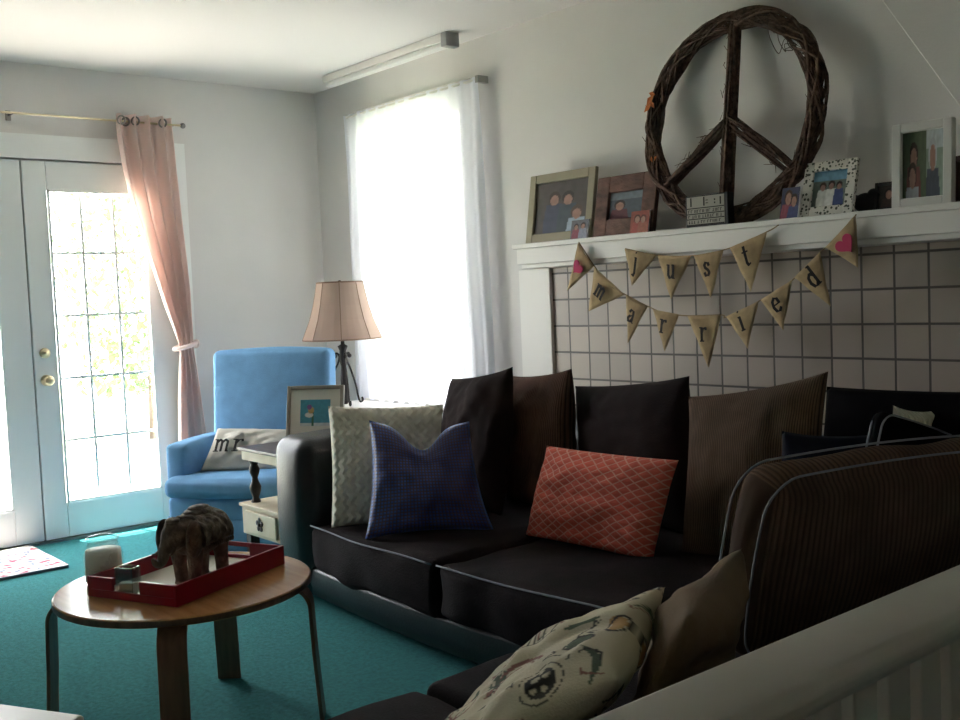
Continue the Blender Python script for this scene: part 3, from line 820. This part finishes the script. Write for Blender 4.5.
# block sign
sg = B().box((3.085, -.205, Z), (3.288, -.166, Z+.122)).build('block_sign', dkfr_m, bevel=.003)
tag(sg, 'small black wooden block sign with rows of pale lettering under the twig peace sign', 'sign')
pn = B().box((3.093, -.2065, Z+.006), (3.272, -.205, Z+.116)).build('sign_face', mat('pale_sign_paint', 'a5a196', .8), sg)
b = B()
yy = -.2068
def bar(x0, x1, z0, z1): b.box((x0, yy-.0006, Z+z0), (x1, yy, Z+z1))
for z in (.006, .028, .048, .070): bar(3.093, 3.272, z, z+.0035)
for x in (.018, .081): bar(3.093+x, 3.093+x+.006, .079, .113); 
bar(3.185, 3.196, .098, .101); bar(3.185, 3.196, .087, .090)
bar(3.225, 3.231, .096, .102); bar(3.225, 3.231, .084, .090); bar(3.252, 3.258, .079, .108)
for row, (z0, z1) in enumerate(((.034, .045), (.054, .066), (.013, .024))):
    x = 3.100; rr = random.Random(row+3)
    while x < 3.258:
        k = rr.choice((0, 1, 2)); 
        if k == 0: bar(x, x+.0025, z0, z1); bar(x, x+.008, z1-.002, z1)
        elif k == 1: bar(x, x+.0025, z0, z1); bar(x+.006, x+.0085, z0, z1)
        else: bar(x, x+.008, z0, z0+.002); bar(x+.003, x+.0055, z0, z1)
        x += rr.choice((.0125, .0125, .018))
b.build('lettering', ink_m, sg)

# ------------------------------------------------------------------ peace sign wreath of twigs
PC = V((3.222, -.088, 1.876)); PR = .388
pv = V((0, .12, 1)).normalized(); pu = V((1, 0, 0)); pn_ = pu.cross(pv)
PW = thing('peace_sign_wreath', 'large round peace sign woven from dark twigs leaning on the wall above the mantel', 'wreath', (3.235, -.165, Z))
rnd = random.Random(11)
def pt(x, y, z=0): return PC+pu*x+pv*y+pn_*z
rg = B()
for k in range(34):
    ph = rnd.random()*6.28; tw = rnd.choice((2, 3, 5, 7, -3, -4, -6)); rad = .006+.028*rnd.random()**.6; th = .0032+.004*rnd.random()
    pts = []
    for i in range(110):
        a = 2*PI*i/110; q = ph+tw*a; rr = PR+rad*math.cos(q)*1.15+.003*noise.noise(V((a*6, k, 0)))
        pts.append(pt(rr*math.cos(a), rr*math.sin(a), rad*math.sin(q)*.9+.003*noise.noise(V((a*6, k, 5)))))
    rg.tube(pts, th, 5, closed=True)
for i in range(330):
    a = rnd.random()*6.28; rr = PR+rnd.uniform(-.03, .03); l = rnd.uniform(.02, .05); d = a+PI/2*rnd.choice((1, -1))+rnd.uniform(-.6, .6)
    p0 = pt(rr*math.cos(a), rr*math.sin(a), rnd.uniform(-.02, .03)); p1 = p0+(pu*math.cos(d)+pv*math.sin(d))*l+pn_*rnd.uniform(-.01, .012)
    rg.tube([p0, p1], [.0018, .0008], 4)
rg.build('ring', vine_m, PW, smooth=True)
def spoke(x0, y0, x1, y1, seed):
    r2 = random.Random(seed); s = B(); d = V((x1-x0, y1-y0)); L_ = d.length; d /= L_; n = V((-d.y, d.x))
    for k in range(17):
        ph = r2.random()*6.28; rad = .004+.022*r2.random()**.7; tw = r2.uniform(-2.5, 2.5); th = .0035+.004*r2.random()
        pts = []
        for i in range(14):
            t = i/13; q = ph+tw*t; o = rad*math.cos(q); pts.append(pt(x0+d.x*L_*t+n.x*o, y0+d.y*L_*t+n.y*o, rad*math.sin(q)))
        s.tube(pts, th, 5)
    for i in range(80):
        t = r2.random(); o = r2.uniform(-.028, .028); a = math.atan2(d.y, d.x)+r2.uniform(-.7, .7)+r2.choice((0, PI)); l = r2.uniform(.015, .045)
        p0 = pt(x0+d.x*L_*t+n.x*o, y0+d.y*L_*t+n.y*o, .015); s.tube([p0, p0+(pu*math.cos(a)+pv*math.sin(a))*l+pn_*.006], [.0017, .0008], 4)
    return s
spoke(0, PR, 0, -PR, 21).build('spoke', vine_m, PW, smooth=True)
c45 = PR*.78
spoke(0, -.01, -c45, -PR*.63, 22).build('spoke', vine_m, PW, smooth=True)
spoke(0, -.01, c45, -PR*.63, 23).build('spoke', vine_m, PW, smooth=True)
for (x, y, s) in ((-.385, .13, .03), (-.395, .10, .026), (-.375, .155, .02), (-.37, .11, .02), (-.36, -.12, .014), (-.34, -.118, .012)):
    p = pt(x, y, .035); a = rnd.random()*6; e1 = (pu*math.cos(a)+pv*math.sin(a))*s; e2 = (pv*math.cos(a)-pu*math.sin(a))*s*.5
    o = B().add([p-e1, p-e2+pn_*.004, p+e1, p+e2+pn_*.004], [(0, 1, 2, 3)]).build('dried_leaf', orange_m, PW, solid=.001); o['label'] = 'orange dried leaf'
cu = B()
for k in range(3):
    cu.tube(bez([pt(.17+.05*k, .345-.03*k, .03), pt(.19+.04*k, .27-.02*k, .035), pt(.23+.03*k, .20, .03), pt(.255, .25-.02*k, .03), pt(.30, .22, .02)], 8), .0016, 4)
cu.build('tendril', vine2_m, PW, smooth=True)

# ------------------------------------------------------------------ burlap bunting
YB = -.222
def z8(x, y): return at(540+x*.4375, 190+y*.4375, 1, YB)
def c1(x, y): return at(500+x/4, 220+y/4, 1, YB)
def c2(x, y): return at(720+x/4, 220+y/4, 1, YB)
def bunting(name, label, string, flags):
    base = min((p for p in string), key=lambda p: p.z)
    t = thing(name, label, 'bunting', (sum((p.x for p in string))/len(string), YB, base.z))
    B().tube(bez(string, 5), .0022, 6).build('string', twine_m, t, smooth=True)
    for k, (ch, a, c, tip) in enumerate(flags):
        a, c, tip = V(a), V(c), V(tip)
        n = 10
        b = B(); vs = []; idx = {}; fs = []
        for i in range(n+1):
            for j in range(n+1-i):
                u = j/n; v = i/n; p = a*(1-u-v)+c*u+tip*v
                p = p+V((0, -.004-.010*math.sin(PI*min(1, u+v*.5))*v+.006*noise.noise(V((u*3, v*3, k*2.3))), 0))
                idx[i, j] = len(vs); vs.append(p)
        for i in range(n):
            for j in range(n-i):
                fs.append((idx[i, j], idx[i, j+1], idx[i+1, j]))
                if j < n-i-1: fs.append((idx[i, j+1], idx[i+1, j+1], idx[i+1, j]))
        fo = b.add(vs, fs).build('flag', burlap_m, t, smooth=True, solid=.0016)
        ex = (c-a).normalized(); ey = ((a+c)/2-tip); ey = (ey-ex*ey.dot(ex)).normalized(); ez = V((0, -1, 0))
        wd = (c-a).length; ht = ((a+c)/2-tip).dot(ey)
        mid = a*.5+c*.5; ctr = mid.lerp(tip, .36)+V((0, -.020, 0))
        l = B()
        if ch == 'heart':
            s = wd*.21; pts = []
            for i in range(40):
                q = 2*PI*i/40; pts.append((16*math.sin(q)**3/16, (13*math.cos(q)-5*math.cos(2*q)-2*math.cos(3*q)-math.cos(4*q))/16))
            vs = [ctr+ex*x*s*1.1+ey*y*s*1.1 for x, y in pts]; l.add(vs+[v+V((0, .004, 0)) for v in vs], [tuple(range(40))]+[(i, (i+1) % 40, (i+1) % 40+40, i+40) for i in range(40)])
            l.build('heart', pinkink_m, fo)
        else:
            h = min(.052, ht*.42); w8 = {'m': 1.0, 'i': .6, 'j': .55, 's': .65, 't': .7, 'r': .7}.get(ch, .75)
            strokes(l, ch, ctr-ex*h*w8*.5-ey*h*.5, ex, ey, ez, h, h*.085, w8)
            l.build('letter', ink_m, fo)
        fo['label'] = 'burlap flag with a pink heart' if ch == 'heart' else 'burlap flag with the letter '+ch
bunting('burlap_bunting', 'upper burlap pennant string spelling just, hung along the mantel edge',
        [z8(195, 134), z8(270, 149), z8(350, 150), z8(430, 134), z8(520, 95), z8(545, 80)],
        [('j', z8(195, 135), z8(268, 149), z8(215, 218)), ('u', z8(270, 150), z8(346, 151), z8(304, 250)),
         ('s', z8(352, 150), z8(420, 137), z8(395, 246)), ('t', z8(435, 132), z8(520, 95), z8(487, 232))])
bunting('burlap_bunting', 'lower burlap pennant string spelling married between two pink hearts',
        [c1(315, 88), c1(378, 185), c1(440, 262), c1(505, 300), c1(590, 345), c1(660, 372), c1(750, 383), c1(888, 380), c2(25, 388), c2(155, 325), c2(290, 240), c2(400, 130), c2(470, 70), c2(545, -22)],
        [('heart', c1(315, 90), c1(378, 185), c1(278, 282)), ('m', c1(380, 188), c1(500, 298), c1(362, 365)), ('a', c1(505, 300), c1(592, 346), c1(520, 492)),
         ('r', c1(615, 357), c1(718, 378), c1(667, 525)), ('r', c1(752, 383), c1(888, 380), c1(843, 590)), ('i', c2(28, 386), c2(155, 325), c2(118, 514)),
         ('e', c2(165, 320), c2(290, 240), c2(262, 440)), ('d', c2(300, 230), c2(402, 128), c2(452, 345)), ('heart', c2(425, 110), c2(545, -20), c2(562, 190))])

# ------------------------------------------------------------------ curtains
CRD = thing('curtain_rod', 'thin brass curtain rod over the french doors', 'curtain rod', (.08, -1.9, 2.262))
rz = lambda y: 2.262+.0*(y)
B().tube([(.08, -2.95, 2.262), (.08, -.935, 2.262)], .006, 10).build('rod', brass_m, CRD, smooth=True)
B().ball((.08, -.925, 2.262), .016).build('finial', steel_m, CRD, smooth=True)
for y in (-.985, -1.845): B().box((0, y-.012, 2.235), (.01, y+.012, 2.285)).box((.01, y-.004, 2.256), (.084, y+.004, 2.266)).build('bracket', steel_m, CRD)
Lp = [(2.30, -1.312, ), (2.20, -1.318), (2.0, -1.295), (1.76, -1.246), (1.52, -1.182), (1.24, -1.107), (1.03, -1.035), (.98, -1.03), (.75, -1.055), (.5, -1.07), (.02, -1.075)]
Rp = [(2.30, -1.0), (2.23, -.995), (2.0, -.985), (1.71, -.97), (1.5, -.955), (1.33, -.945), (1.03, -.945), (.98, -.945), (.75, -.92), (.5, -.90), (.02, -.89)]
def interp(P, z):
    for (z0, y0), (z1, y1) in zip(P, P[1:]):
        if z <= z0 and z >= z1: t = (z0-z)/(z0-z1+1e-9); return y0+(y1-y0)*t
    return P[-1][1]
CT = thing('pink_curtain', 'blush pink grommet curtain tied back at the right of the french doors', 'curtain', (.08, -1.05, .02))
def curt(u, v):
    z = 2.30-v*2.28; a = interp(Lp, z); c = interp(Rp, z)
    tie = math.exp(-((z-1.01)/.10)**2)
    amp = .034*(1-.6*tie); ph = u*2*PI*4
    return V((.085+amp*math.sin(ph)+.012*noise.noise(V((u*4, z*2, 1))), a+(c-a)*u+.006*math.cos(ph), z))
B().grid(curt, 80, 60).build('cloth', pink_m, CT, smooth=True, solid=.002)
for k in range(8):
    u = (k+.5)/8; y = -1.312+.312*u
    if k in (0, 1, 2, 6):
        M = frame(V((.08, y, 2.262)), V((0, .35, 0)).normalized()*1, V((0, 0, 1)), V((1, 0, 0)))
        b = B(Matrix.Translation((.085+(.03 if k % 2 == 0 else -.01), y, 2.262)) @ Matrix.Rotation(PI/2, 4, 'Y') @ Matrix.Rotation(.9, 4, 'X'))
        b.tube([(.022*math.cos(2*PI*i/20), .022*math.sin(2*PI*i/20), 0) for i in range(20)], .005, 6, closed=True)
        b.build('grommet', steel_m, CT, smooth=True)
tb = B(); 
tb.tube([(.085+.052*math.cos(2*PI*i/24), -.99+.062*math.sin(2*PI*i/24), 1.01+.015*math.sin(2*PI*i/24)) for i in range(24)], .013, 8, closed=True)
tb.tube(bez([(.06, -.935, 1.02), (.05, -.905, 1.035), (.03, -.885, 1.02), (.02, -.89, 1.0), (.04, -.93, 1.005)], 6), .009, 8)
tb.build('tieback', pink_m, CT, smooth=True)

SC = thing('sheer_curtain', 'white sheer curtain covering the window beside the lamp', 'curtain', (1.05, -.07, .62))
def sheer(u, v):
    z = 2.325-v*(2.325-.625)
    x = .44+(1.69-.44)*u; x += (-.01+.05*u)*v
    return V((x, -.075+.018*math.sin(u*2*PI*13+.8*math.sin(v*3))*(.5+.5*v)+.012*noise.noise(V((u*9, v*2.5, 3))), z+.012*math.sin(u*9)*v))
B().grid(sheer, 170, 40).build('cloth', sheer_m, SC, smooth=True)
SR = thing('curtain_rod', 'white sash rod holding the sheer window curtain', 'curtain rod', (1.05, -.075, 2.31))
B().tube([(.47, -.075, 2.312), (1.70, -.075, 2.312)], .007, 8).build('rod', trim_m, SR, smooth=True)
for x in (1.69,): B().box((x-.012, -.082, 2.295), (x+.012, -.015, 2.33)).build('bracket', steel_m, SR)

# strip light on the ceiling above the window
TL = thing('strip_light', 'long white strip light fixture on the ceiling over the window', 'ceiling light', (1.04, -.19, 2.47))
B().box((.47, -.225, 2.50), (1.62, -.15, 2.54)).build('housing', trim_m, TL, bevel=.004)
B().box((.48, -.215, 2.476), (1.60, -.16, 2.50)).build('diffuser', mat('frosted_plastic', 'e2e2de', .4), TL, bevel=.008)
B().box((1.60, -.23, 2.47), (1.645, -.145, 2.54)).build('end_cap', mat('grey_plastic', '9b9b99', .5), TL, bevel=.004)

# ------------------------------------------------------------------ lamp on the low table under the window
LT = thing('low_cabinet', 'pale low table under the window carrying the lamp', 'table', (1.01, -.31, 0))
B().box((.54, -.50, .615), (1.44, -.12, .64)).build('tabletop', trim_m, LT, bevel=.004)
B().box((.58, -.47, .52), (1.40, -.15, .615)).build('apron', trim_m, LT)
for x in (.65, 1.37):
    for y in (-.44, -.18): B().box((x-.02, y-.02, 0), (x+.02, y+.02, .52)).build('leg', trim_m, LT, bevel=.003)
LX, LY = .72, -.335
LA = thing('table_lamp', 'table lamp with a tan bell shade and curved black iron legs', 'lamp', (LX, LY, .64))
sh = B(); n = 8; prof = [(.128, 1.335), (.138, 1.28), (.154, 1.205), (.177, 1.125), (.204, 1.06), (.222, 1.015)]
vs = []
for r, z in prof:
    for j in range(n*4):
        a = 2*PI*j/(n*4)+.2; k = (j % 4)/4; rr = r*(1-.035*math.sin(PI*k)); vs.append((LX+rr*math.cos(a), LY+rr*math.sin(a), z))
m4 = n*4
sh.add(vs, [(i*m4+j, i*m4+(j+1) % m4, (i+1)*m4+(j+1) % m4, (i+1)*m4+j) for i in range(len(prof)-1) for j in range(m4)])
sho = sh.build('lamp_shade', shade_m, LA, smooth=False, solid=.003)
sb = B()
for j in range(n):
    a = 2*PI*j/n+.2; sb.tube([(LX+(r+.001)*math.cos(a), LY+(r+.001)*math.sin(a), z) for r, z in prof], .0025, 5)
for r, z in (prof[0], prof[-1]): sb.tube([(LX+r*math.cos(2*PI*j/40), LY+r*math.sin(2*PI*j/40), z) for j in range(40)], .004, 6, closed=True)
sb.build('binding', seam_m, sho)
B().lathe([(.012, .645), (.020, .66), (.022, .78), (.016, .86), (.024, .90), (.020, .95), (.03, .975), (.012, .985), (.008, 1.05), (.008, 1.18)], 14, (LX, LY, 0)).build('stem', iron_m, LA, smooth=True)
for k in range(3):
    a = 2*PI*k/3-.35; d = V((math.cos(a), math.sin(a), 0)); c0 = V((LX, LY, 0))
    pts = bez([c0+d*.052+V((0, 0, .915)), c0+d*.040+V((0, 0, .935)), c0+d*.024+V((0, 0, .92)), c0+d*.03+V((0, 0, .885)), c0+d*.052+V((0, 0, .84)), c0+d*.085+V((0, 0, .75)), c0+d*.10+V((0, 0, .68)), c0+d*.115+V((0, 0, .648)), c0+d*.135+V((0, 0, .655)), c0+d*.13+V((0, 0, .672))], 6)
    B().tube(pts, .006, 8).build('leg', iron_m, LA, smooth=True)
for k in range(3):
    a = 2*PI*k/3-.35; B().ball((LX+.048*math.cos(a), LY+.048*math.sin(a), .918), .013, 10, 8).build('scroll', iron_m, LA, smooth=True)
B().ball((LX, LY, 1.335), .012, 10, 8).tube([(LX, LY, 1.18), (LX, LY, 1.335)], .004, 6).tube([(LX-.128, LY, 1.318), (LX+.128, LY, 1.318)], .002, 5).build('finial', iron_m, LA, smooth=True)

# framed picture on the side table
picture('picture_frame', 'silver framed picture of flowers with a white mount, on the side table', (1.448, -1.13, .593), (1.665, -.955, .593), .255, .22, .018, .018, silver_m,
        lambda u, v: noisec(lin('8c5c9a') if ell(u, v, .3, .72, .08, .1) else lin('c9a66a') if ell(u, v, .36, .6, .1, .13) else lin('d8d6cf') if ell(u, v, .3, .42, .14, .1) else lin('4a7a62') if abs(u-.42) < .03 and v < .6 else lin('d5d8da') if v < .12 else lin('55a0b8'), u, v, 2, .15), mount=.048)

# ------------------------------------------------------------------ round coffee table
TC = V((2.865, -2.26, 0)); TR_ = .362; TZT = .43
CTB = thing('coffee_table', 'small round birch coffee table with bent wood legs on the teal carpet', 'table', TC)
B().lathe([(TR_-.004, .408), (TR_, .411), (TR_, .426), (TR_-.004, .43)], 72, TC).build('tabletop', wood_m, CTB, smooth=False, bevel=.0)
edge = B().lathe([(TR_+.0005, .4105), (TR_+.0012, .4185), (TR_+.0005, .4265)], 72, TC, cap=False)
edge.build('edge_band', legwood_m, CTB, smooth=True)
for k in range(4):
    a = math.radians((54, 138, 234, 330)[k]); d = V((math.cos(a), math.sin(a), 0)); t = V((-d.y, d.x, 0))
    path = [(.15, .402), (.295, .402)]+[(.295+.065*math.sin(q), .337+.065*math.cos(q)) for q in [PI/2*i/8 for i in range(1, 9)]]+[(.365, .2), (.378, 0)]
    vs = []; th = .011; hw = .038
    for i, (r, z) in enumerate(path):
        p = V((r, z)); q0 = V(path[max(i-1, 0)]); q1 = V(path[min(i+1, len(path)-1)]); tg = (q1-q0).normalized(); nn = V((-tg.y, tg.x))
        for s in (-1, 1):
            e_ = p+nn*th*.5*s
            if z == 0: e_.y = 0
            for w_ in (-hw, hw): vs.append(TC+d*(e_.x+(0, 0, .028, 0)[k])+t*w_+V((0, 0, e_.y)))
    n = len(path); fs = []
    for i in range(n-1):
        o = i*4; q = o+4
        fs += [(o, o+1, q+1, q), (o+3, o+2, q+2, q+3), (o+1, o+3, q+3, q+1), (o+2, o, q, q+2)]
    fs += [(0, 2, 3, 1), (n*4-4, n*4-3, n*4-1, n*4-2)]
    B().add(vs, fs).build('leg', legwood_m, CTB, smooth=False, bevel=.002)

# red tray
L0 = V((2.843, -2.547, .431)); N0 = V((3.098, -2.387, .431)); R0 = V((2.926, -1.956, .431))
ty = V((-.40, .917, 0)).normalized(); tx = V((ty.y, -ty.x, 0)); tw = .328; tl = .468; L0 = N0-tx*tw
MT = frame(L0, tx, ty, V((0, 0, 1)))
TY = thing('serving_tray', 'red lacquered rectangular tray with handle slots on the round table', 'tray', L0+tx*tw/2+ty*tl/2)
g = .010; hh = .058
B(MT).box((g, g, .0), (tw-g, tl-g, .008)).build('tray_floor', traybed_m, TY)
wb = B(MT).box((0, 0, 0), (g, tl, hh)).box((tw-g, 0, 0), (tw, tl, hh))
wb.box((g, 0, 0), (tw-g, g, .022)).box((g, 0, .022), (.095, g, hh)).box((.195, 0, .022), (tw-g, g, hh))
wb.box((g, tl-g, 0), (tw-g, tl, .018)).box((g, tl-g, .018), (.10, tl, hh)).box((.20, tl-g, .018), (tw-g, tl, hh)).box((.10, tl-g, .044), (.20, tl, hh))
wb.build('tray_wall', red_m, TY, bevel=.002)
# jar, votive
JC = V((2.682, -2.428, .431))
JR = thing('glass_jar', 'clear glass jar with a cream candle behind the red tray', 'jar', JC)
B().lathe([(.048, .001), (.055, .008), (.056, .02), (.056, .085), (.050, .10), (.044, .106), (.044, .128), (.047, .130), (.047, .135), (.042, .135)], 28, JC, cap=False).build('jar_body', jar_m, JR, smooth=True)
B().lathe([(.0, .004), (.050, .004), (.053, .01), (.050, .098), (.0, .100)], 28, JC, cap=False).build('candle', wax_m, JR, smooth=True)
vo = B(MT @ Matrix.Translation((.126, .030, .009)) @ Matrix.Rotation(.12, 4, 'Z'))
VO = thing('votive_holder', 'small square smoky glass holder in the notch of the red tray', 'candle holder', MT @ V((.126, .030, .0)))
vo.box((-.030, -.018, 0), (.030, .018, .006)).box((-.030, -.018, .006), (-.026, .018, .078)).box((.026, -.018, .006), (.030, .018, .078)).box((-.026, -.018, .006), (.026, -.014, .078)).box((-.026, .014, .006), (.026, .018, .078))
vo.build('glass_cup', votive_m, VO)
B(vo.M).box((-.024, -.012, .0065), (.024, .012, .034)).build('wax', wax_m, VO, bevel=.002)
cd = B(MT @ Matrix.Translation((.215, .35, .0085)) @ Matrix.Rotation(.4, 4, 'Z')).box((-.06, -.045, 0), (.06, .045, .004)).build('paper_card', matboard_m)
tag(cd, 'white paper card lying in the far end of the red tray', 'card')

# elephant figurine: one carved body, a blanket and a tail tassel
ED = V((.48, -.877, 0)); EX = ED; EYv = V((-ED.y, ED.x, 0))
EO = V((2.905, -2.228, .4395))
ME = frame(EO, EX*.95, EYv*.95, V((0, 0, .95)))
EL = thing('elephant_figurine', 'carved dark wooden elephant figurine standing in the red tray', 'figurine', EO)
eb = B(ME)
eb.ball((0, 0, .135), (.088, .062, .060), 20, 14).ball((-.045, 0, .135), (.055, .056, .055), 18, 12).ball((.055, 0, .145), (.05, .052, .055), 18, 12)
eb.ball((.115, 0, .160), (.042, .038, .044), 18, 12).ball((.122, 0, .190), (.022, .026, .018), 12, 8)
for x, y, dx in ((.062, .032, .010), (.062, -.032, -.012), (-.060, .032, -.006), (-.060, -.032, .010)):
    eb.tube([(x, y, .12), (x+dx*.5, y, .06), (x+dx, y, .012), (x+dx, y, 0)], [.028, .021, .020, .023], 14)
eb.tube(bez([(.138, 0, .158), (.160, 0, .130), (.172, 0, .104), (.186, 0, .094), (.204, 0, .100), (.214, 0, .116)], 5), [.022-.0006*i for i in range(26)], 12)
for s in (-1, 1):
    eb.ball((.094, s*.054, .148), (.038, .010, .058), 14, 10).ball((.082, s*.054, .142), (.020, .008, .034), 12, 8)
    eb.tube(bez([(.140, s*.022, .135), (.165, s*.028, .118), (.190, s*.028, .122)], 5), [.006, .006, .006, .0055, .005, .005, .004, .0035, .003, .002, .0015], 8)
eb.tube(bez([(-.088, 0, .155), (-.112, 0, .13), (-.116, 0, .085), (-.112, 0, .05)], 5), .006, 8).ball((-.112, 0, .045), (.011, .011, .018), 10, 8)
eo = eb.build('body', eleph_m, EL, smooth=True)
md = eo.modifiers.new('remesh', 'REMESH'); md.mode = 'VOXEL'; md.voxel_size = .0032; md.use_smooth_shade = True
md = eo.modifiers.new('smooth', 'SMOOTH'); md.iterations = 3
sd = B(ME); 
def blanket(u, v):
    a = (u-.5)*2*1.75; x = -.072+.134*v; ry = .074; rz = .070
    w = 1+.05*math.sin(v*25)*math.sin(u*30)
    return V((x, ry*w*math.sin(a), .135+rz*w*math.cos(a)+.006*math.sin(v*PI)))
sd.grid(blanket, 44, 26)
so_ = sd.build('saddle_blanket', mat('carved_grey_wood', '85766a', .6, col2='4a3b32', vscale=40, bump=.9, bscale=90), EL, smooth=True, solid=.006)
for s in (-1, 1):
    tr = B(ME)
    for i in range(13):
        x = -.068+.0106*i; a = 1.75*s; tr.ball((x, .075*math.sin(a), .135+.070*math.cos(a)-.006), (.0052, .0045, .008), 8, 6)
    tr.build('bead_trim', eleph_m, EL, smooth=True)
hd = B(ME); hd.ball((-.005, 0, .208), (.056, .040, .016), 14, 8).ball((-.005, 0, .220), (.040, .028, .010), 12, 8).ball((.118, 0, .206), (.024, .022, .010), 12, 8)
hd.build('saddle_pad', MATS['carved_grey_wood'], EL, smooth=True)

# door mat
def matcol(u, v):
    n = noise.noise(V((u*13, v*16, 2)))+.5*noise.noise(V((u*30, v*34, 5)))
    return lin('a8405e') if n > .32 else lin('68728c') if n < -.42 else lin('dcd6d4')
b = B(); b.grid(lambda u, v: V((.035+.60*u, -2.68+.79*v, .016+.003*noise.noise(V((u*4, v*4, 0))))), 70, 80, matcol)
b.box((.035, -2.68, .002), (.635, -1.89, .013))
mo = b.build('door_mat', mat('woven_mat', 'ffffff', .95, attr=True, bump=.5, bscale=300)); tag(mo, 'white door mat with a pink pattern in front of the french doors', 'mat')
k0 = len(mo.data.vertices)
for i in range(k0-8, k0): mo.data.color_attributes['Col'].data[i].color = (*lin('6a6e78'), 1)

# white stool whose corner shows at the lower left
SQ = thing('white_stool', 'white painted stool top just showing at the bottom left corner', 'stool', (3.70, -3.07, 0))
MS = Matrix.Translation((3.708, -3.075, 0)) @ Matrix.Rotation(math.radians(29), 4, 'Z')
B(MS).box((-.19, -.13, .465), (.19, .13, .49)).build('seat', rail_m, SQ, bevel=.008)
for x in (-.15, .15):
    for y in (-.10, .10): B(MS).box((x-.02, y-.02, 0), (x+.02, y+.02, .465)).build('leg', rail_m, SQ, bevel=.003)

# repeats share a group
GROUPS = {'cushion': 'cushions on the sectional sofa', 'pillow': 'cushions on the sectional sofa', 'picture frame': 'framed pictures', 'photo': 'loose snapshots on the mantel',
          'bunting': 'burlap buntings on the mantel', 'tree': 'trees outside'}
for o in bpy.data.objects:
    c = o.get('category')
    if c in GROUPS and not o.get('group') and o.name != 'lumbar_pillow': o['group'] = GROUPS[c]
